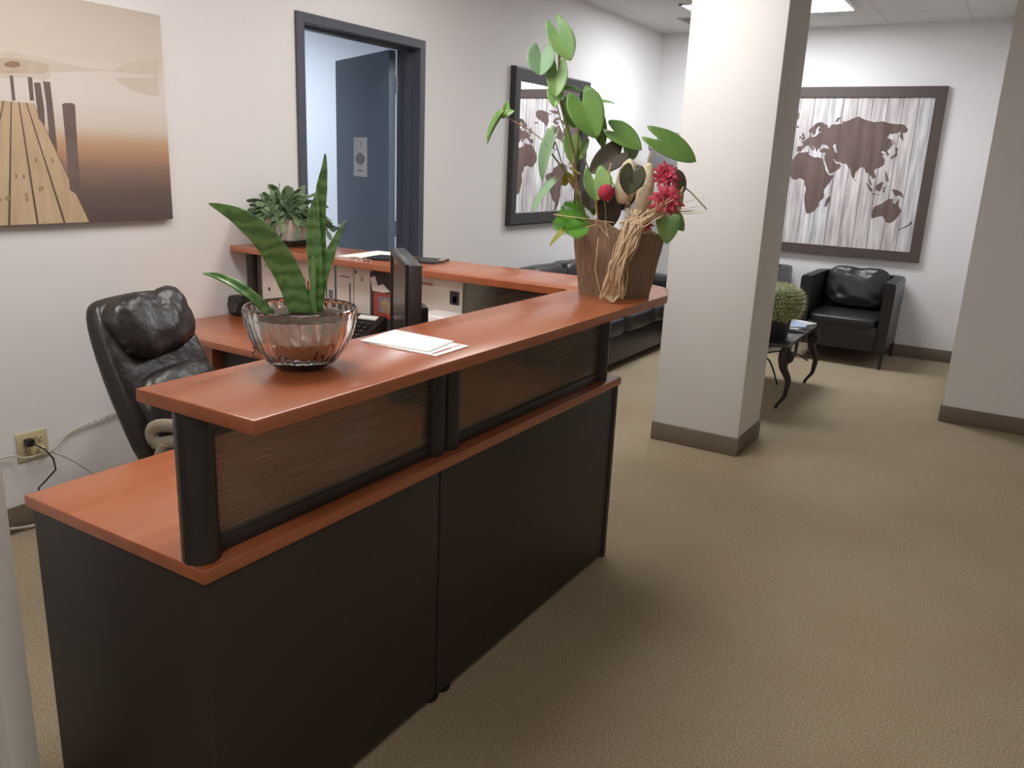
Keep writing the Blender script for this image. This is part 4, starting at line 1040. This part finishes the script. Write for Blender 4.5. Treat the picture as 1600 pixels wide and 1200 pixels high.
NZ = [(172.7, -34.5), (178.3, -37.7), (175, -41.5), (171, -44), (168, -46.6), (166.5, -46), (172, -41), (174.5, -38.5)]
BAF = [(-62, 66), (-70, 62.5), (-78, 65), (-72, 68), (-88, 71), (-80, 73.5), (-68, 70)]
VIC = [(-118, 71.5), (-105, 69), (-102, 72), (-115, 73.3)]
ELL = [(-90, 76.5), (-78, 77), (-62, 82), (-85, 82), (-92, 80)]
NOVZ = [(53, 71), (57, 71), (68, 76.5), (60, 75.8)]
SRI = [(79.9, 8), (81.8, 7.5), (80.5, 6)]
CUB = [(-84.5, 22), (-75, 19.9), (-77.5, 21.5), (-82, 23.1)]
CASP = [(47, 45), (51, 46.8), (53, 45.5), (51, 44.5), (53.5, 40), (53.8, 37), (50, 37.3), (49, 41)]
BLK = [(28.5, 42), (31, 46), (34, 44.7), (39, 44), (41, 41.8), (36, 42), (31.5, 41.4)]
BALT = [(17, 55), (20, 56.5), (22, 58.6), (20, 60), (18.7, 58.5)]
rdm = random.Random(9)
def rough(poly):
    out_ = []
    for i, a in enumerate(poly):
        b = poly[(i+1) % len(poly)]; out_.append(a)
        dx, dy = b[0]-a[0], b[1]-a[1]; Lg = math.hypot(dx, dy)
        k = int(Lg//4)
        for j in range(1, k+1):
            t = j/(k+1); w = min(1.1, Lg*.05)*rdm.uniform(-1, 1)
            out_.append((a[0]+dx*t-dy/Lg*w, a[1]+dy*t+dx/Lg*w))
    return out_
ymin, ymax = iy0+.002, iy1-.002
def land(poly, mi, lift):
    pts = [ll(x, y, 0) for x, y in rough(poly)]
    for q in pts: q.y = min(max(q.y, ymin), ymax); q.z = min(max(q.z, iz0+.01), iz1-.01)
    mb.use(mi).slab(pts, (-lift, 0, 0))
for q in (EURASIA, AFRICA, NAM, SAM, GRN, AUS, MAD, UK, IRE, ICE, JAP, BOR, SUM, JAV, SUL, NG, PHI, SAK, NZ, BAF, VIC, ELL, NOVZ, SRI, CUB): land(q, 3, .0006)
for q in (CASP, BLK, BALT): land(q, 0, .0009)
for i in range(1, npk): mb.use(2).box((B-.0188, iy0+pw_*i-.0014, iz0), (B-.017, iy0+pw_*i+.0014, iz1))
mb.build('plank_print', [M['whiteplank'], M['whiteplank2'], M['plankline'], M['mapbrown']], mp_, smooth=20)

# ------------------------------------------------------------------ armchairs
def armchair(loc, label, group):
    # local: back towards +x, front towards -x; width along y
    t = thing('armchair', loc, label, 'armchair', group)
    hw = .355
    # shell: U-shaped outer upholstery
    def U(z, gro=0):
        q = []
        r = .11
        q += [(-.36, -hw-gro, z), (.1, -hw-gro, z)]
        q += [(.35-r+r*math.cos(math.radians(a)), -hw-gro+r+r*math.sin(math.radians(a)), z) for a in range(-80, 1, 20)]
        q += [(.35-r+r*math.cos(math.radians(a)), hw+gro-r+r*math.sin(math.radians(a)), z) for a in range(0, 81, 20)]
        q += [(.1, hw+gro, z), (-.36, hw+gro, z)]
        th_ = .075
        q += [(-.36, hw-th_, z), (.1, hw-th_, z)]
        ri = .06
        q += [(.26-ri+ri*math.cos(math.radians(a)), hw-th_-ri+ri*math.sin(math.radians(a)), z) for a in range(80, -1, -20)]
        q += [(.26-ri+ri*math.cos(math.radians(a)), -hw+th_+ri+ri*math.sin(math.radians(a)), z) for a in range(0, -81, -20)]
        q += [(.1, -hw+th_, z), (-.36, -hw+th_, z)]
        return q
    mb = MB()
    def shrink(q, s): 
        c = sum((V(p) for p in q), V((0, 0, 0)))/len(q)
        return [(p[0], p[1], p[2]) for p in q]
    lst = [U(.15), U(.60, .012), U(.685, .012), U(.705)]
    mb.loft(lst)
    mb.build('shell', M['leather'], t, world=False, smooth=50)
    MB().box((-.365, -hw+.076, .135), (.25, hw-.076, .34), .02).build('seat_base', M['leather'], t, world=False)
    MB().cushion((-.055, 0, .35), (.64, 2*(hw-.076), .11), None, pw=.3, n=24, wrinkle=.004, wscale=6, seed=3).build('seat_cushion', M['leather'], t, world=False, smooth=80)
    mb = MB().cushion((0, 0, 0), (.17, .52, .36), None, pw=.55, n=34)
    for v in mb.bm.verts:
        # pleated fold hanging from the top centre
        f = math.exp(-(v.co.y/.035)**2)*max(0, v.co.z+.02)/.18
        if v.co.x < 0: v.co.x += .05*f
        v.co.x -= .012*noise.noise(V((v.co.y*9, v.co.z*16-abs(v.co.y)*10, 3))) + .008*math.sin(v.co.z*60+abs(v.co.y)*25)*max(0, .06-v.co.z)*5*(1 if v.co.x < 0 else 0)
        v.co.z -= .02*(1-min(1, abs(v.co.y)/.2))*(1 if v.co.z > .1 else 0)
        v.co = Matrix.Rotation(math.radians(14), 3, 'Y') @ v.co + V((.195, 0, .59))
    mb.build('back_cushion', M['leather'], t, world=False, smooth=80)
    for sx_ in (-.335, .30):
        for sy in (-1, 1):
            y = sy*(hw-.02)
            MB().tube([(sx_, y, .16), (sx_-.012 if sx_ < 0 else sx_, y, 0)], [.016, .011], 10).build('leg', M['blackmetal'], t, world=False)
    return t
ac = armchair((7.49, 1.135, 0), 'black leather tub armchair below the right of the map', 'black leather tub armchairs')
dup(ac, location=(7.49, 2.085, 0), label='black leather tub armchair mostly hidden behind the white column')

# ------------------------------------------------------------------ sofa
so = thing('sofa', (5.95, 2.80, 0), 'black leather sofa against the left wall below the mirror', 'sofa')
SX0, SX1, SY0, SY1 = 4.95, 7.0, 2.42, W-.02
MB().box((SX0+.03, SY0+.04, .06), (SX1-.03, SY1-.03, .30), .03).build('base', M['leather'], so)
for i in range(3):
    w = (SX1-SX0-.40)/3; x0 = SX0+.20+w*i
    MB().cushion((x0+w/2, SY0+.30, .36), (w*1.0, .62, .16), None, pw=.35, n=20, wrinkle=.006, wscale=7, seed=i).build('seat_cushion', M['leather'], so, smooth=80)
    MB().cushion((x0+w/2, SY1-.16, .56), (w*1.0, .24, .42), Matrix.Rotation(math.radians(-10), 3, 'X'), pw=.4, n=22, wrinkle=.01, wscale=8, seed=i+5).build('back_cushion', M['leather'], so, smooth=80)
MB().box((SX0+.05, SY1-.14, .10), (SX1-.05, SY1-.005, .72), .05, 3).build('back_frame', M['leather'], so)
for x0 in (SX0, SX1-.21):
    MB().cushion((x0+.105, (SY0+SY1)/2-.02, .335), (.21, SY1-SY0-.06, .55), None, pw=.3, n=20, wrinkle=.004, seed=x0).build('arm', M['leather'], so, smooth=80)
for x in (SX0+.1, SX1-.1):
    for y in (SY0+.1, SY1-.1):
        MB().tube([(x, y, 0), (x, y, .08)], [.018, .024], 10).build('leg', M['blackmetal'], so)

# ------------------------------------------------------------------ floor lamp in the lounge corner
la = thing('floor_lamp', (7.42, 2.62, 0), 'grey floor lamp with domed shade in the lounge corner', 'floor lamp')
MB().lathe([(.14, 0), (.145, .01), (.13, .025), (.02, .035)], 28, (7.42, 2.62, 0)).build('base', M['blackmetal'], la)
MB().tube([(7.42, 2.62, .03), (7.42, 2.62, 1.62)], .012, 12).build('pole', M['blackmetal'], la)
LC = V((7.36, 2.83, 1.49))
MB().tube([(7.42, 2.62, 1.60), (7.42, 2.66, 1.70), (7.40, 2.74, 1.78), (7.37, 2.82, 1.80)], .009, 10).build('arm', M['blackmetal'], la)
MB().lathe([(.215, .0), (.216, .10), (.20, .16), (.185, .20), (.17, .255), (.12, .315), (.04, .34), (.035, .335), (.115, .31), (.165, .25), (.195, .16), (.21, .1), (.21, 0)], 40, LC).build('lamp_shade', M['lampmetal'], la, smooth=50)
MB().ball(LC+V((0, 0, .12)), (.04, .04, .06), 10).build('bulb', M['paper'], la)
mb = MB(); mb.tube([LC+V((-.02+.03*math.cos(a), .205, .215+.035*math.sin(a))) for a in [2*PI*k/16 for k in range(17)]], .006, 6, cap=False); mb.build('ring_handle', M['blackmetal'], la)

# ------------------------------------------------------------------ coffee table
TB = thing('coffee_table', (5.84, 1.43, 0), 'low black coffee table with curved legs in the lounge', 'coffee table')
tx0, tx1, ty0, ty1, tz = 5.34, 6.35, 1.150, 1.72, .45
bevprism([(tx0, ty0), (tx1, ty0), (tx1, ty1), (tx0, ty1)], tz-.022, tz, .004).build('table_top', M['tableglass'], TB, smooth=50)
for sx_, x in ((1, tx0+.085), (-1, tx1-.085)):
    for sy, y in ((1, ty0+.022), (-1, ty1-.022)):
        pts = []; rs = []
        for i in range(19):
            t = i/18; z = (tz-.022)*(1-t)
            K = [(0, .0), (.15, .016), (.3, .012), (.55, -.034), (.75, -.026), (1.0, .026)]
            for (ta, oa), (tb_, ob) in zip(K, K[1:]):
                if ta <= t <= tb_+1e-9:
                    f = (t-ta)/(tb_-ta); f = f*f*(3-2*f); off = oa+(ob-oa)*f
            pts.append((x, y+sy*off, z)); rs.append(max(.011, .029-.021*max(0, t-.25)/.75+.006*math.exp(-((t-.2)/.12)**2)))
        mb = MB().tube(pts, rs, 12)
        c0 = V((x+sx_*.02, y+sy*.012, tz-.095))
        mb.tube([c0+V((0, sy*(.018*math.cos(a)-.022), .026*math.sin(a))) for a in [2*PI*k/14 for k in range(15)]], .021, 8, cap=False)
        mb.build('leg', M['blackmetal'], TB, smooth=80)
ctr = V(((tx0+tx1)/2, (ty0+ty1)/2, .26))
for x, y in ((tx0+.06, ty0+.05), (tx1-.06, ty0+.05), (tx0+.06, ty1-.05), (tx1-.06, ty1-.05)):
    e_ = V((x, y, .17)); md = e_.lerp(ctr, .5)+V((0, 0, .05))
    MB().tube([e_, e_.lerp(md, .5)+V((0, 0, .012)), md, md.lerp(ctr, .5)+V((0, 0, .005)), ctr], .0065, 8).build('stretcher', M['blackmetal'], TB, smooth=80)
# cactus
cc = V((5.64, 1.325, tz))
ca = thing('potted_cactus', tuple(cc), 'round spiny golden cactus in a dark grey pot on coffee table', 'potted cactus')
MB().lathe([(.09, 0), (.095, .005), (.112, .13), (.118, .145), (.106, .145), (.10, .12)], 28, cc).build('pot', M['potgrey'], ca)
nr2 = 160
def bod(i, k): return .05*abs(math.sin(PI*k/nr2*20))
pf = [(.10, .11), (.142, .14), (.160, .18), (.166, .225), (.160, .27), (.138, .305), (.09, .33), (.03, .337)]
MB().lathe(pf, nr2, cc, bod).build('cactus_body', M['cactus'], ca, smooth=70)
mb = MB(); rd = random.Random(2)
for k in range(40):
    for i in range(1, 12):
        t = i/12*7; j = int(t); f = t-j
        r = pf[j][0]*(1-f)+pf[min(j+1, 7)][0]*f; z = pf[j][1]*(1-f)+pf[min(j+1, 7)][1]*f
        a = 2*PI*(k+.5*(i % 2))/40
        q = cc+V((r*1.03*math.cos(a), r*1.03*math.sin(a), z))
        n_ = V((math.cos(a)*r, math.sin(a)*r, (z-.2)*1.0)).normalized()
        for s_ in range(4):
            d = (n_+V((rd.uniform(-.8, .8), rd.uniform(-.8, .8), rd.uniform(-.6, .8)))).normalized()*.034
            sd_ = d.cross(n_).normalized()*.0026 if d.cross(n_).length > 1e-6 else V((.001, 0, 0))
            vs = [mb.bm.verts.new(q-sd_), mb.bm.verts.new(q+sd_), mb.bm.verts.new(q+d)]; mb.bm.faces.new(vs)
q = mb.build('spines', M['spine'], ca); q['kind'] = 'stuff'; q['label'] = 'straw coloured spines'
# magazines
gm = 'magazines on the coffee table'
def magazine(c, rz, z, m_, label, sz=(.21, .28, .008)):
    mb = MB().box((-sz[0]/2, -sz[1]/2, 0), (sz[0]/2, sz[1]/2, sz[2]), .002)
    o = mb.build('magazine', M[m_], origin=(0, 0, 0)); o.location = (c[0], c[1], z); o.rotation_euler = (0, 0, rz)
    return tag(o, label, 'magazine', gm)
magazine((5.93, 1.33, 0), .25, tz, 'cover_grey', 'grey magazine at the bottom of the pile beside the cactus')
magazine((5.95, 1.34, 0), -.1, tz+.008, 'cover_white', 'white magazine in the pile under the blue magazine', (.21, .28, .014))
magazine((5.96, 1.33, 0), .4, tz+.022, 'cover_blue', 'bright blue magazine on top of the coffee table pile', (.20, .27, .010))
magazine((6.21, 1.32, 0), -.3, tz, 'cover_white', 'pale magazine lying alone at the far table end', (.20, .26, .012))

# ------------------------------------------------------------------ world + colour
w = bpy.data.worlds.new('world'); S.world = w; w.use_nodes = True
w.node_tree.nodes['Background'].inputs[0].default_value = (.8, .8, .82, 1); w.node_tree.nodes['Background'].inputs[1].default_value = .3
S.view_settings.view_transform = 'Standard'; S.view_settings.look = 'None'; S.view_settings.gamma = 1; S.view_settings.use_curve_mapping = False
S.view_settings.exposure = 0.32
for o in bpy.data.objects:
    if '_o' in o: del o['_o']
